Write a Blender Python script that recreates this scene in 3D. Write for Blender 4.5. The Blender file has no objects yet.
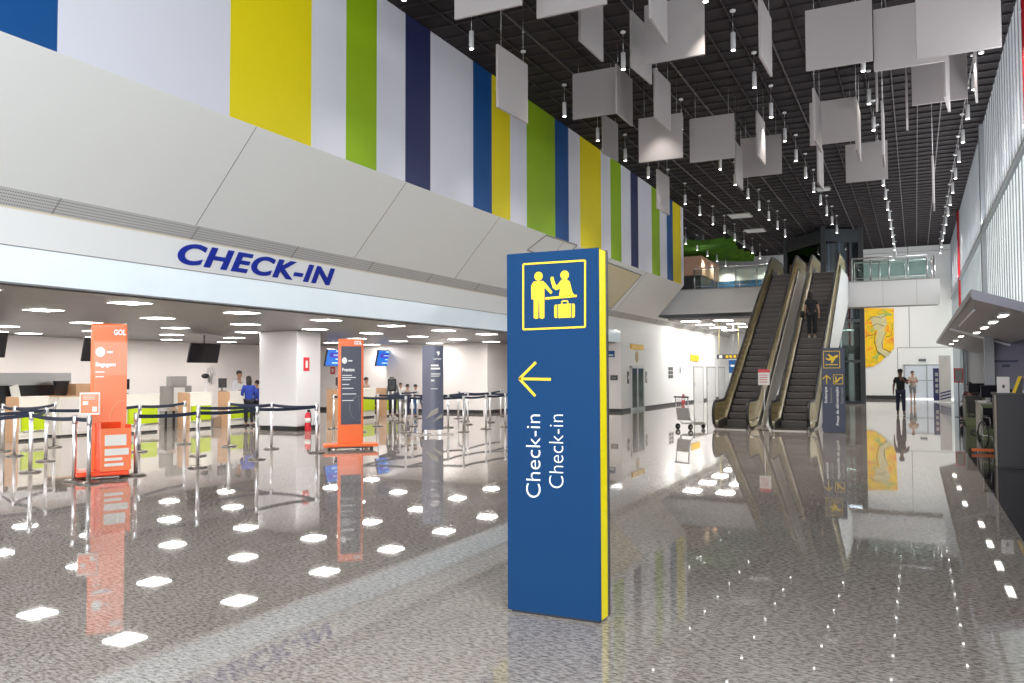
import bpy, bmesh, math, random
from mathutils import Vector, Matrix
random.seed(7)
PI = math.pi
SC = bpy.context.scene
COL = SC.collection
# ------------------------------------------------------------------ camera
EYE = Vector((0, 0, 1.75))
RX, UX, FX = Vector((.89721, .44159, -.00317)), Vector((.0198, -.0331, .99926)), Vector((-.44116, .8966, .03844))
FX.normalize(); RX = (RX - FX * RX.dot(FX)).normalized(); UX = RX.cross(FX)
cam = bpy.data.cameras.new('camera'); cam.sensor_width = 36; cam.lens = 820 * 36 / 1024; cam.clip_end = 300
co = bpy.data.objects.new('camera', cam); COL.objects.link(co)
m = Matrix((RX, UX, -FX)).transposed().to_4x4(); m.translation = EYE; co.matrix_world = m
SC.camera = co
# ------------------------------------------------------------------ colour and exposure
SC.view_settings.view_transform = 'Standard'; SC.view_settings.look = 'None'
SC.view_settings.gamma = 1; SC.view_settings.use_curve_mapping = False
SC.view_settings.exposure = 0.2
SC.cycles.use_denoising = True
SC.cycles.sample_clamp_indirect = 6; SC.cycles.max_bounces = 8; SC.cycles.transparent_max_bounces = 16
# ------------------------------------------------------------------ sky light and added fill lamps
W = bpy.data.worlds.new('world'); SC.world = W; W.use_nodes = True
bg = W.node_tree.nodes['Background']; bg.inputs[0].default_value = (.86, .93, 1, 1); bg.inputs[1].default_value = 1.0


def area(name, loc, rot, sx, sy, e, col=(1, 1, 1)):
    l = bpy.data.lights.new(name, 'AREA'); l.shape = 'RECTANGLE'; l.size = sx; l.size_y = sy; l.energy = e; l.color = col
    o = bpy.data.objects.new(name, l); COL.objects.link(o); o.location = loc; o.rotation_euler = rot; return o


area('front_fill', (-6, -9, 5), (PI / 2, 0, 0), 16, 8.5, 1500, (.95, .97, 1))      # added fill behind the camera, standing in for a glass front
area('side_fill', (1.95, -3, 5.2), (0, PI / 2 - .1, 0), 7, 12, 1900, (.93, .97, 1))  # added unseen lamp beside the camera, brightens the left wall and near floor


area('rail_fill_uplight', (1.98, 34, 6.5), (0, PI / 2 + .5, 0), .3, 44, 850, (.95, .97, 1))          # added strip at rail height, tilted out of view, brightens stripes and panels


# ------------------------------------------------------------------ pixel to place helpers
def ray(x, y): return FX + RX * ((x - 512) / 820) - UX * ((y - 341.5) / 820)
def on_z(x, y, z=0):
    d = ray(x, y); return EYE + d * ((z - 1.75) / d.z)
def on_y(x, y, Y):
    d = ray(x, y); return EYE + d * (Y / d.y)
def on_x(x, y, X):
    d = ray(x, y); return EYE + d * (X / d.x)


# ------------------------------------------------------------------ materials
MATS = {}
def mat(name, col, rough=.5, metal=0., var=.06, scale=6., emit=0., ecol=None, coat=0., bump=0.):
    if name in MATS: return MATS[name]
    M = bpy.data.materials.new(name); M.use_nodes = True; nt = M.node_tree; N, L = nt.nodes, nt.links
    b = N['Principled BSDF']; b.inputs['Roughness'].default_value = rough; b.inputs['Metallic'].default_value = metal
    b.inputs['Coat Weight'].default_value = coat
    tc = N.new('ShaderNodeTexCoord'); no = N.new('ShaderNodeTexNoise'); no.inputs['Scale'].default_value = scale; no.inputs['Detail'].default_value = 4
    L.new(tc.outputs['Object'], no.inputs['Vector'])
    mx = N.new('ShaderNodeMix'); mx.data_type = 'RGBA'
    mx.inputs[6].default_value = (*[c * (1 - var) for c in col], 1); mx.inputs[7].default_value = (*[min(1, c * (1 + var)) for c in col], 1)
    L.new(no.outputs['Fac'], mx.inputs[0]); L.new(mx.outputs[2], b.inputs['Base Color'])
    if emit:
        b.inputs['Emission Color'].default_value = (*(ecol or col), 1); b.inputs['Emission Strength'].default_value = emit
    if bump:
        bp = N.new('ShaderNodeBump'); bp.inputs['Strength'].default_value = bump; L.new(no.outputs['Fac'], bp.inputs['Height']); L.new(bp.outputs[0], b.inputs['Normal'])
    MATS[name] = M; return M


def glass(name, tint, gloss=.12):
    M = bpy.data.materials.new(name); M.use_nodes = True; nt = M.node_tree; N, L = nt.nodes, nt.links
    N.remove(N['Principled BSDF']); out = N['Material Output']
    t = N.new('ShaderNodeBsdfTransparent'); no = N.new('ShaderNodeTexNoise'); no.inputs['Scale'].default_value = 1.5
    mc = N.new('ShaderNodeMix'); mc.data_type = 'RGBA'; mc.inputs[6].default_value = (*tint, 1); mc.inputs[7].default_value = (*[min(1, c * 1.08) for c in tint], 1)
    L.new(no.outputs['Fac'], mc.inputs[0]); L.new(mc.outputs[2], t.inputs[0])
    g = N.new('ShaderNodeBsdfGlossy'); g.inputs['Roughness'].default_value = .03
    lw = N.new('ShaderNodeLayerWeight'); lw.inputs[0].default_value = .25
    ad = N.new('ShaderNodeMath'); ad.operation = 'ADD'; ad.inputs[1].default_value = gloss; ad.use_clamp = True; L.new(lw.outputs['Fresnel'], ad.inputs[0])
    x = N.new('ShaderNodeMixShader'); L.new(ad.outputs[0], x.inputs[0]); L.new(t.outputs[0], x.inputs[1]); L.new(g.outputs[0], x.inputs[2])
    L.new(x.outputs[0], out.inputs[0]); MATS[name] = M; return M


def granite(name, light, dark, patch, rough=.025, joints=True):
    M = bpy.data.materials.new(name); M.use_nodes = True; nt = M.node_tree; N, L = nt.nodes, nt.links
    b = N['Principled BSDF']; tc = N.new('ShaderNodeTexCoord')
    def noise(sc, det, rot=0, sx=1, sy=1):
        mp = N.new('ShaderNodeMapping'); mp.inputs['Rotation'].default_value = (0, 0, rot); mp.inputs['Scale'].default_value = (sx, sy, 1)
        L.new(tc.outputs['Object'], mp.inputs[0]); n = N.new('ShaderNodeTexNoise'); n.inputs['Scale'].default_value = sc; n.inputs['Detail'].default_value = det
        n.inputs['Roughness'].default_value = .68; L.new(mp.outputs[0], n.inputs['Vector']); return n.outputs['Fac']
    def ramp(src, a, c, ca, cb):
        r = N.new('ShaderNodeValToRGB'); r.color_ramp.elements[0].position = a; r.color_ramp.elements[1].position = c
        r.color_ramp.elements[0].color = (*ca, 1); r.color_ramp.elements[1].color = (*cb, 1); L.new(src, r.inputs[0]); return r.outputs[0]
    base = ramp(noise(38, 9, .5, .55, 1.3), .40, .56, dark, light)
    big = ramp(noise(.55, 5, -.4, 1, .5), .35, .68, patch, (1, 1, 1))
    mm = N.new('ShaderNodeMix'); mm.data_type = 'RGBA'; mm.blend_type = 'MULTIPLY'; mm.inputs[0].default_value = 1
    L.new(base, mm.inputs[6]); L.new(big, mm.inputs[7]); colr = mm.outputs[2]
    if joints:
        br = N.new('ShaderNodeTexBrick'); br.offset = 0; br.inputs['Scale'].default_value = 1; br.inputs['Brick Width'].default_value = .93; br.inputs['Row Height'].default_value = .93
        br.inputs['Mortar Size'].default_value = .0022; br.inputs['Mortar Smooth'].default_value = 0
        br.inputs['Color1'].default_value = (1, 1, 1, 1); br.inputs['Color2'].default_value = (.93, .93, .93, 1); br.inputs['Mortar'].default_value = (.72, .7, .7, 1)
        mp = N.new('ShaderNodeMapping'); mp.inputs['Location'].default_value = (.34, 0, 0); L.new(tc.outputs['Object'], mp.inputs[0]); L.new(mp.outputs[0], br.inputs['Vector'])
        m2 = N.new('ShaderNodeMix'); m2.data_type = 'RGBA'; m2.blend_type = 'MULTIPLY'; m2.inputs[0].default_value = 1
        L.new(colr, m2.inputs[6]); L.new(br.outputs['Color'], m2.inputs[7]); colr = m2.outputs[2]
    L.new(colr, b.inputs['Base Color'])
    b.inputs['Roughness'].default_value = rough; b.inputs['IOR'].default_value = 1.52
    wn = noise(1.1, 2); bp = N.new('ShaderNodeBump'); bp.inputs['Strength'].default_value = .003; bp.inputs['Distance'].default_value = .02
    L.new(wn, bp.inputs['Height']); L.new(bp.outputs[0], b.inputs['Normal'])
    MATS[name] = M; return M


WHITE = mat('white_paint', (.82, .82, .82), .45, var=.015, scale=.6)
STRIPEW = mat('stripe_white', (.70, .70, .78), .5, var=.015, scale=.6)
BLUE = mat('stripe_blue', (.0, .07, .26), .45, var=.03)
NAVY = mat('stripe_navy', (.022, .028, .10), .45, var=.03)
YEL = mat('stripe_yellow', (.80, .66, .0), .45, var=.02)
GREEN = mat('stripe_green', (.28, .46, .004), .45, var=.03)
SOFF = mat('soffit_panel', (.72, .73, .72), .4, var=.02, scale=.4)
SEAM = mat('panel_seam', (.30, .29, .28), .7)
CREAM = mat('wall_cream', (.84, .79, .77), .6, var=.02, scale=.5)
GREYW = mat('wall_shop', (.20, .20, .26), .6, var=.05)
DARKC = mat('ceiling_black', (.011, .006, .009), .8, var=.2)
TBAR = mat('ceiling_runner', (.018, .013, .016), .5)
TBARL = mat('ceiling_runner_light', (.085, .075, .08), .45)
BASEB = mat('baseboard_black', (.02, .02, .022), .4)
STEEL = mat('brushed_steel', (.62, .62, .63), .28, 1, var=.05, scale=20)
CHROME = mat('chrome', (.85, .85, .87), .3, 1, var=.02)
GOLD = mat('brassy_steel', (.80, .64, .27), .22, .8, var=.22, scale=1.5)
DSTEEL = mat('dark_steel', (.2, .18, .16), .3, 1, var=.15, scale=3)
RUBBER = mat('black_rubber', (.012, .012, .014), .35, var=.1)
STEP = mat('escalator_step', (.085, .075, .075), .5, .3, var=.15, scale=30)
BAFF = mat('acoustic_fabric', (.36, .33, .33), .9, var=.02, scale=30)
BAFFE = mat('acoustic_edge', (.72, .70, .68), .8, var=.02)
LAMPB = mat('lamp_white', (.72, .72, .74), .35)
LENS = mat('lamp_lens', (1, 1, 1), .3, emit=14, ecol=(1, .97, .9))
PANL = mat('light_diffuser', (1, 1, 1), .3, emit=13, ecol=(1, .97, .92))
ORANGE = mat('orange_laminate', (.95, .17, .03), .35, var=.04, coat=.3)
ORANGER = mat('orange_red_plastic', (.9, .07, .01), .3, var=.05, coat=.3)
ORPLATE = mat('orange_plate', (.98, .24, .10), .35, var=.03, coat=.3)
SLATE = mat('slate_laminate', (.06, .065, .10), .4, var=.05)
GREYB = mat('grey_blue_laminate', (.13, .14, .20), .3, var=.05)
SIGNB = mat('sign_blue', (.006, .042, .125), .75, var=.04, scale=1.5)
SIGNB.node_tree.nodes['Principled BSDF'].inputs['Specular IOR Level'].default_value = .15
SIGNE = mat('sign_dark_edge', (.05, .05, .055), .4, var=.1)
SIGNY = mat('sign_yellow', (.95, .80, .0), .4, var=.02)
ICONY = mat('pictogram_yellow', (.90, .60, .01), .5, var=.02)
TXTW = mat('lettering_white', (.9, .9, .9), .5, var=.01)
TXTB = mat('lettering_blue', (.0, .018, .33), .8, var=.05)
BELT = mat('belt_navy', (.012, .02, .045), .7, var=.15)
WOOD = mat('light_wood', (.62, .38, .22), .45, var=.12, scale=4)
CWHITE = mat('counter_white', (.85, .82, .74), .4, var=.02)
LIME = mat('counter_lime', (.52, .68, .0), .35, var=.04, coat=.3)
BLACKP = mat('black_plastic', (.015, .015, .018), .35, var=.1)
DKGREY = mat('dark_grey_laminate', (.026, .02, .027), .4, var=.08)
RED = mat('red_paint', (.62, .02, .03), .35, var=.05)
GREYP = mat('grey_plastic', (.33, .32, .30), .5, var=.06)
SKIN = mat('skin_tan', (.42, .23, .15), .55, var=.05)
SKIND = mat('skin_brown', (.16, .08, .05), .55, var=.05)
HAIR = mat('hair_dark', (.015, .01, .008), .6, var=.2)
SCR = mat('screen_off', (.012, .01, .015), .2, var=.1)
PAPER = mat('paper', (.8, .78, .74), .7, var=.03)
CANM = mat('canopy_grey', (.36, .35, .37), .45, var=.04)
LEAF = mat('foliage', (.10, .35, .08), .7, var=.5, scale=5)
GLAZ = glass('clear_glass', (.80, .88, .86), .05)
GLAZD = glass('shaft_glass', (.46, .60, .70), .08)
FLOORM = granite('granite_floor', (.56, .515, .475), (.20, .175, .16), (.76, .72, .68))
FLOORD = granite('granite_dark', (.035, .03, .035), (.012, .01, .012), (.8, .8, .8), .06, False)


# ------------------------------------------------------------------ mesh builder
class MB:
    def __init__(s): s.bm = bmesh.new(); s.mi = 0; s.mats = []
    def use(s, m):
        if m not in s.mats: s.mats.append(m)
        s.mi = s.mats.index(m); return s
    def _f(s, vs, smooth=False):
        try: f = s.bm.faces.new(vs)
        except ValueError: return
        f.material_index = s.mi; f.smooth = smooth
    def box(s, x0, x1, y0, y1, z0, z1, bev=0):
        v = [s.bm.verts.new(p) for p in ((x0, y0, z0), (x1, y0, z0), (x1, y1, z0), (x0, y1, z0), (x0, y0, z1), (x1, y0, z1), (x1, y1, z1), (x0, y1, z1))]
        n0 = set(s.bm.faces)
        for q in ((0, 3, 2, 1), (4, 5, 6, 7), (0, 1, 5, 4), (1, 2, 6, 5), (2, 3, 7, 6), (3, 0, 4, 7)): s._f([v[i] for i in q])
        if bev:
            es = list({e for vv in v for e in vv.link_edges})
            bmesh.ops.bevel(s.bm, geom=es, offset=bev, segments=2, affect='EDGES', profile=.5, material=s.mi)
        return s
    def obox(s, c, ax, ay, az):   # box by centre and three half-axis vectors
        c, ax, ay, az = map(Vector, (c, ax, ay, az)); v = []
        for k in (-1, 1):
            for i, j in ((-1, -1), (1, -1), (1, 1), (-1, 1)): v.append(s.bm.verts.new(c + ax * i + ay * j + az * k))
        for q in ((0, 3, 2, 1), (4, 5, 6, 7), (0, 1, 5, 4), (1, 2, 6, 5), (2, 3, 7, 6), (3, 0, 4, 7)): s._f([v[i] for i in q])
        return s
    def prism(s, pts, vec):       # planar polygon pushed along vec
        vec = Vector(vec); a = [s.bm.verts.new(Vector(p)) for p in pts]; b = [s.bm.verts.new(Vector(p) + vec) for p in pts]
        s._f(a[::-1]); s._f(b)
        for i in range(len(a)): s._f([a[i], a[(i + 1) % len(a)], b[(i + 1) % len(a)], b[i]])
        return s
    def tube(s, pts, r, n=8, rr=None, cap=True):
        pts = [Vector(p) for p in pts]; rings = []
        for i, p in enumerate(pts):
            d = (pts[min(i + 1, len(pts) - 1)] - pts[max(i - 1, 0)]).normalized()
            up = Vector((0, 0, 1)) if abs(d.z) < .95 else Vector((1, 0, 0))
            a = d.cross(up).normalized(); b = a.cross(d); q = rr[i] if rr else r
            rings.append([s.bm.verts.new(p + (a * math.cos(2 * PI * k / n) + b * math.sin(2 * PI * k / n)) * q) for k in range(n)])
        for A, B in zip(rings, rings[1:]):
            for k in range(n): s._f([A[k], A[(k + 1) % n], B[(k + 1) % n], B[k]], True)
        if cap: s._f(rings[0][::-1]); s._f(rings[-1])
        return s
    def lathe(s, c, prof, n=16):
        c = Vector(c); rings = []
        for r, z in prof: rings.append([s.bm.verts.new(c + Vector((r * math.cos(2 * PI * k / n), r * math.sin(2 * PI * k / n), z))) for k in range(n)])
        for A, B in zip(rings, rings[1:]):
            for k in range(n): s._f([A[k], A[(k + 1) % n], B[(k + 1) % n], B[k]], True)
        s._f(rings[0][::-1]); s._f(rings[-1]); return s
    def ball(s, c, r, n=12):
        rx, ry, rz = r if isinstance(r, (tuple, list)) else (r, r, r); c = Vector(c)
        mt = Matrix.Translation(c) @ Matrix.Diagonal((rx, ry, rz, 1))
        o = bmesh.ops.create_uvsphere(s.bm, u_segments=n, v_segments=max(6, n // 2 + 2), radius=1, matrix=mt)
        for v in o['verts']:
            for f in v.link_faces: f.material_index = s.mi; f.smooth = True
        return s
    def ribbon(s, pts, w, t):     # flat strip standing up (vertical width w, thickness t)
        pts = [Vector(p) for p in pts]; rings = []
        for i, p in enumerate(pts):
            d = pts[min(i + 1, len(pts) - 1)] - pts[max(i - 1, 0)]; a = Vector((-d.y, d.x, 0)).normalized() * t / 2; u = Vector((0, 0, w / 2))
            rings.append([s.bm.verts.new(p + q) for q in (-a - u, a - u, a + u, -a + u)])
        for A, B in zip(rings, rings[1:]):
            for k in range(4): s._f([A[k], A[(k + 1) % 4], B[(k + 1) % 4], B[k]])
        s._f(rings[0][::-1]); s._f(rings[-1]); return s
    def mesh(s, name, m=None):
        bmesh.ops.recalc_face_normals(s.bm, faces=s.bm.faces)
        me = bpy.data.meshes.new(name); s.bm.to_mesh(me); s.bm.free()
        for q in (s.mats or [m]): me.materials.append(q)
        return me
    def build(s, name, m=None, parent=None, world=False):
        o = bpy.data.objects.new(name, s.mesh(name, m)); COL.objects.link(o)
        if parent is not None:
            if world: o.data.transform(xf(parent).inverted())
            o.parent = parent
        return o


def xf(o):
    mt = Matrix.LocRotScale(o.location, o.rotation_euler, o.scale)
    return xf(o.parent) @ mt if o.parent else mt


def tag(o, label=None, cat=None, group=None, kind=None):
    if label: o['label'] = label
    if cat: o['category'] = cat
    if group: o['group'] = group
    if kind: o['kind'] = kind
    return o


def thing(name, label, cat, loc=(0, 0, 0), rz=0, group=None):
    o = bpy.data.objects.new(name, None); o.empty_display_size = .1; COL.objects.link(o); o.location = loc; o.rotation_euler = (0, 0, rz)
    return tag(o, label, cat, group)


def struct(name, mb, m=None, label=None): return tag(mb.build(name, m), label, kind='structure')


def dup(o, loc=None, rz=None, label=None, parent=None):
    kids = [c for c in o.children]
    c = o.copy(); COL.objects.link(c)
    if parent is not None: c.parent = parent
    if loc is not None: c.location = loc
    if rz is not None: c.rotation_euler = (0, 0, rz)
    if label: c['label'] = label
    for k in kids: dup(k, parent=c)
    return c


def text(name, body, size, m, parent, loc, face='front', turn=0, bold=0., shear=0., ext=.003, sx=1., align='LEFT', sp=1.):
    """lettering as real thin raised geometry. face: 'front' looks to -Y, 'right' looks to +X, 'side' any matrix"""
    cu = bpy.data.curves.new(name, 'FONT'); cu.body = body; cu.size = size; cu.offset = bold; cu.shear = shear; cu.extrude = ext; cu.align_x = align; cu.resolution_u = 6; cu.space_character = sp
    t = bpy.data.objects.new(name, cu); COL.objects.link(t)
    dg = bpy.context.evaluated_depsgraph_get(); me = bpy.data.meshes.new_from_object(t.evaluated_get(dg)); bpy.data.objects.remove(t)
    rot = Matrix.Rotation(PI / 2, 4, 'X')
    if face == 'right': rot = Matrix.Rotation(PI / 2, 4, 'Z') @ rot
    me.transform(Matrix.Translation(loc) @ rot @ Matrix.Rotation(turn, 4, 'Z') @ Matrix.Diagonal((sx, 1, 1, 1)))
    me.materials.clear(); me.materials.append(m)
    o = bpy.data.objects.new(name, me); COL.objects.link(o)
    if parent is not None: o.parent = parent
    return o


ORD = ['nearest', 'second', 'third', 'fourth', 'fifth', 'sixth', 'seventh', 'eighth', 'ninth', 'tenth', 'eleventh', 'twelfth', 'thirteenth', 'fourteenth', 'fifteenth', 'sixteenth', 'seventeenth', 'eighteenth']
CE = 9.8; XS = -10.15; XF = -11.8; ZC = 3.07; YF = 58.5; XR = 2.13; ZM = 6.0; YM = 41.5

# ================================================================== LARGE STRUCTURE
struct('floor', MB().box(-27.2, .96, -10, YF, -.3, 0), FLOORM, 'polished grey brown granite floor of the hall')
struct('floor', MB().box(.96, 7, -10, YF, -.3, 0), FLOORD, 'polished black granite floor strip along the shops')
# ---- main ceiling: black deck and open grid
mb = MB().use(DARKC).box(-27, 2.4, -10, YF + .3, CE + .05, CE + .5)
x = -26.04
k = 0
while x < 2.1:
    w = .03
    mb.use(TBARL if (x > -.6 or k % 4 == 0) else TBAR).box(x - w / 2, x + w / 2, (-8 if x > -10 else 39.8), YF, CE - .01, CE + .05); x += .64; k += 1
y = -7.5
while y < YF:
    mb.use(TBAR).box(-10.1 if y < 39.8 else -26, 2.1, y - .012, y + .012, CE + .0, CE + .045); y += .64
struct('ceiling', mb, label='black open grid ceiling of the tall hall')
# ---- striped wall
edges = [(-10, 'w'), (1.6, 'g'), (3.2, 'w'), (4.2, 'b'), (6.97, 'w'), (10.02, 'y'), (12.07, 'w'), (13.12, 'g'), (14.16, 'w'), (15.25, 'n'), (16.31, 'w'), (18.39, 'b'), (19.43, 'y'), (20.55, 'w'),
         (21.64, 'g'), (23.76, 'b'), (24.89, 'w'), (25.92, 'y'), (28.0, 'w'), (29.04, 'g'), (30.27, 'w'), (31.46, 'n'), (32.45, 'w'), (34.38, 'g'), (35.63, 'w'), (36.78, 'b'), (37.83, 'y'), (39.3, 'w'), (39.8, None)]
cm = dict(w=STRIPEW, g=GREEN, b=BLUE, n=NAVY, y=YEL)
mb = MB()
for (a, c), (b_, _) in zip(edges, edges[1:]): mb.use(cm[c]).box(XS - .35, XS, a, b_, 6.03, CE + .2)
struct('wall_left', mb, label='high wall with vertical colour stripes above the check-in hall')
# ---- sloping soffit, grille, white band
mb = MB().use(SOFF).prism([(XF + .22, -10, 4.42), (XS, -10, 6.03), (XS - .3, -10, 6.2), (XF - .1, -10, 4.6)], (0, 49.8, 0))
mb.prism([(XF + .22, 39.8, 4.42), (XF + .30, 39.8, 4.52), (XF - .1, 39.8, 4.6)], (0, YF - 39.8, 0))
mb.use(SEAM)
n_ = Vector((1.61, 0, -1.43)).normalized()
for yy in (1.5, 6.1, 10.65, 15.3, 19.9, 24.5, 29.1, 33.7):
    c = Vector((XF + .22, yy, 4.42)).lerp(Vector((XS, yy, 6.03)), .5)
    mb.obox(c + n_ * .002, Vector((1.43, 0, 1.61)) / 2 * .99, (0, .008, 0), n_ * .004)
def onsoff(px, py):          # a point on the slope
    d = ray(px, py); nn = n_; p0 = Vector((XS, 0, 6.03)); return EYE + d * ((p0 - EYE).dot(nn) / d.dot(nn))
struct('wall_left', mb, label='white sloping soffit under the striped wall')
mb = MB()                     # inspection hatches outlined on the slope: closed frames, one with a beige panel
A = [onsoff(*p) for p in ((527, 250), (546, 235), (577, 245), (560, 262))]
for p, q in zip(A, A[1:] + A[:1]): mb.use(SEAM).obox((p + q) / 2 + n_ * .01, (q - p) / 2, (q - p).cross(n_).normalized() * .022, n_ * .01)
struct('trim_1', mb, label='outlined hatch on the white soffit left of the tall sign')
B = [onsoff(*p) for p in ((585, 254), (641, 275), (611, 308), (560, 300))]
mb = MB().use(mat('hatch_beige', (.66, .58, .38), .6)).prism([p + n_ * .004 for p in B], n_ * .02)
for p, q in zip(B, B[1:] + B[:1]): mb.use(SEAM).obox((p + q) / 2 + n_ * .02, (q - p) / 2, (q - p).cross(n_).normalized() * .025, n_ * .012)
struct('trim_2', mb, label='beige hatch panel on the soffit behind the tall sign')
# grille
def grille_mat():
    M = bpy.data.materials.new('perforated_grille'); M.use_nodes = True; N, L = M.node_tree.nodes, M.node_tree.links; b = N['Principled BSDF']
    tc = N.new('ShaderNodeTexCoord'); mp = N.new('ShaderNodeMapping'); mp.inputs['Scale'].default_value = (1, 1, 1); L.new(tc.outputs['Object'], mp.inputs[0])
    v = N.new('ShaderNodeTexVoronoi'); v.inputs['Scale'].default_value = 26; v.inputs['Randomness'].default_value = 0; L.new(mp.outputs[0], v.inputs['Vector'])
    r = N.new('ShaderNodeValToRGB'); r.color_ramp.elements[0].position = .33; r.color_ramp.elements[1].position = .40
    r.color_ramp.elements[0].color = (.24, .24, .24, 1); r.color_ramp.elements[1].color = (.52, .52, .515, 1)
    L.new(v.outputs['Distance'], r.inputs[0]); L.new(r.outputs[0], b.inputs['Base Color']); b.inputs['Roughness'].default_value = .5; return M
GR = grille_mat()
mb = MB().use(GR).prism([(XF, -10, 4.19), (XF + .22, -10, 4.42), (XF + .05, -10, 4.6), (XF - .2, -10, 4.3)], (0, YF + 10, 0))
mb.use(SEAM)
for yy in [13.4 + 2.67 * i for i in range(-6, 16)]: mb.obox((XF + .112, yy, 4.303), (.11, 0, .115), (0, .012, 0), (.004, 0, -.004))
struct('trim_3', mb, label='grey perforated ventilation grille running below the white soffit')
mb = MB().use(WHITE).box(XF - .25, XF + .012, -10, YF, 3.64, 4.185)
mb.use(SEAM).box(XF + .0, XF + .016, -10, 35, 3.625, 3.64)
mb.use(mat('trim_warm', (.75, .66, .5), .4)).box(XF, XF + .03, -10, YF, 4.175, 4.195)
struct('trim_4', mb, label='white fascia band carrying the large blue lettering')
FG = mat('fascia_glass', (.80, .88, .95), .12, var=.06, scale=1.2, emit=.16, ecol=(.80, .92, 1), coat=.6)  # slight emission put into the panel to brighten it
mb = MB().use(FG).box(XF - .25, XF, -10, 35, 3.1, 3.63)
struct('trim_5', mb, label='glossy pale blue fascia panel over the check-in opening')
text('lettering', 'CHECK-IN', .56, TXTB, None, (XF + .02, 10.36, 3.72), 'right', bold=.017, shear=.32, ext=.02, sx=1.0, sp=1.12)
L_ = COL.objects['lettering']
L_.name = 'wall_lettering'; tag(L_, 'large blue slanted CHECK-IN letters on the white fascia band', 'sign lettering')
ys = [v.co.y for v in L_.data.vertices]; zs = [v.co.z for v in L_.data.vertices]
sy = (14.84 - 10.44) / (max(ys) - min(ys)); sz = .40 / (max(zs) - min(zs)); my, mz = min(ys), min(zs)
for v in L_.data.vertices: v.co.y = 10.44 + (v.co.y - my) * sy; v.co.z = 3.725 + (v.co.z - mz) * sz
# ---- check-in hall shell
def slat_ceiling():
    M = bpy.data.materials.new('slatted_ceiling'); M.use_nodes = True; N, L = M.node_tree.nodes, M.node_tree.links; b = N['Principled BSDF']
    tc = N.new('ShaderNodeTexCoord'); w = N.new('ShaderNodeTexWave'); w.inputs['Scale'].default_value = 3.2; w.bands_direction = 'X'; L.new(tc.outputs['Object'], w.inputs['Vector'])
    n = N.new('ShaderNodeTexNoise'); n.inputs['Scale'].default_value = 1.2; mp = N.new('ShaderNodeMapping'); mp.inputs['Scale'].default_value = (3, .3, 1); L.new(tc.outputs['Object'], mp.inputs[0]); L.new(mp.outputs[0], n.inputs['Vector'])
    m = N.new('ShaderNodeMix'); m.data_type = 'RGBA'; m.inputs[6].default_value = (.04, .035, .035, 1); m.inputs[7].default_value = (.20, .175, .17, 1)
    a = N.new('ShaderNodeMath'); a.operation = 'MULTIPLY'; L.new(w.outputs['Fac'], a.inputs[0]); L.new(n.outputs['Fac'], a.inputs[1]); L.new(a.outputs[0], m.inputs[0]); L.new(m.outputs[2], b.inputs['Base Color']); b.inputs['Roughness'].default_value = .35; return M
SLAT = slat_ceiling()
struct('ceiling', MB().box(-27.2, XF - .25, -10, 35.2, ZC, ZC + .3), SLAT, 'low brown grey slatted ceiling over the check-in counters')
struct('wall_left', MB().use(CREAM).box(-27.5, -27.2, -10, 31.5, 0, ZC), None, 'plain cream wall behind the check-in counters')
mb = MB().use(CREAM).box(-27.2, -16.9, 31.5, 31.7, 0, ZC).box(-16.9, -16.7, 31.5, 35, 0, ZC).box(-16.9, XF, 35, 35.2, 0, 3.64)
mb.use(BASEB).box(-27.1, -16.9, 31.48, 31.5, 0, .14).box(-16.71, -16.69, 31.5, 35, 0, .14).box(-16.69, XF, 34.98, 35, 0, .14)
struct('wall_back', mb, label='cream back wall of the check-in hall with black skirting')
mb = MB().use(WHITE).box(XF - .2, XF, 35.2, YF, 0, 3.64)
mb.use(BASEB).box(XF, XF + .015, 35, YF, 0, .13)
struct('wall_left', mb, label='white lift lobby wall beyond the tall blue sign')
mb = MB().use(mat('pillar_grey', (.13, .12, .115), .5)).box(-20.0, -19.55, 22.0, 22.4, 0, ZC)
struct('trim_6', mb, label='dark grey pilaster behind the white column')
mb = MB().use(mat('column_white', (.68, .675, .69), .4, var=.01)).box(-18.4, -16.88, 19.5, 20.6, .14, ZC, .03)
mb.use(BASEB).box(-18.37, -16.91, 19.53, 20.57, 0, .14)
tag(mb.build('column'), 'square white column with black base standing in the check-in hall', 'column')
# ---- right wall: translucent ribbed glazing above, shops below
def ribbed(name, c, e):
    M = bpy.data.materials.new(name); M.use_nodes = True; N, L = M.node_tree.nodes, M.node_tree.links; b = N['Principled BSDF']
    tc = N.new('ShaderNodeTexCoord'); mp = N.new('ShaderNodeMapping'); mp.inputs['Scale'].default_value = (1, 2.2, .12); L.new(tc.outputs['Object'], mp.inputs[0])
    n = N.new('ShaderNodeTexNoise'); n.inputs['Scale'].default_value = 1.4; n.inputs['Detail'].default_value = 4; L.new(mp.outputs[0], n.inputs['Vector'])
    r = N.new('ShaderNodeValToRGB'); r.color_ramp.elements[0].position = .36; r.color_ramp.elements[1].position = .64
    r.color_ramp.elements[0].color = (*[q * .74 for q in c], 1); r.color_ramp.elements[1].color = (*c, 1); L.new(n.outputs['Fac'], r.inputs[0])
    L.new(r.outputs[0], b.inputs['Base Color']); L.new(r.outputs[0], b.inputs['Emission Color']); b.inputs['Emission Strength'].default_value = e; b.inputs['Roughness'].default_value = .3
    return M
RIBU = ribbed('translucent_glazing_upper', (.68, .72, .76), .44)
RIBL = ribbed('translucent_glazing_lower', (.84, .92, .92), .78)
ZB = 6.35
mb = MB().use(RIBU); lo = MB().use(RIBL)
yy = -10.
while yy < YF - .1:
    mb.use(RIBU).box(XR, XR + .06, yy, yy + .60, ZB, CE + .3); lo.use(RIBL).box(XR, XR + .06, yy, yy + .60, 3.05 if yy < 46 else 0, ZB)
    yy += .62
struct('window_1', mb, label='upper tier of translucent ribbed glazing on the right wall')
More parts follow.
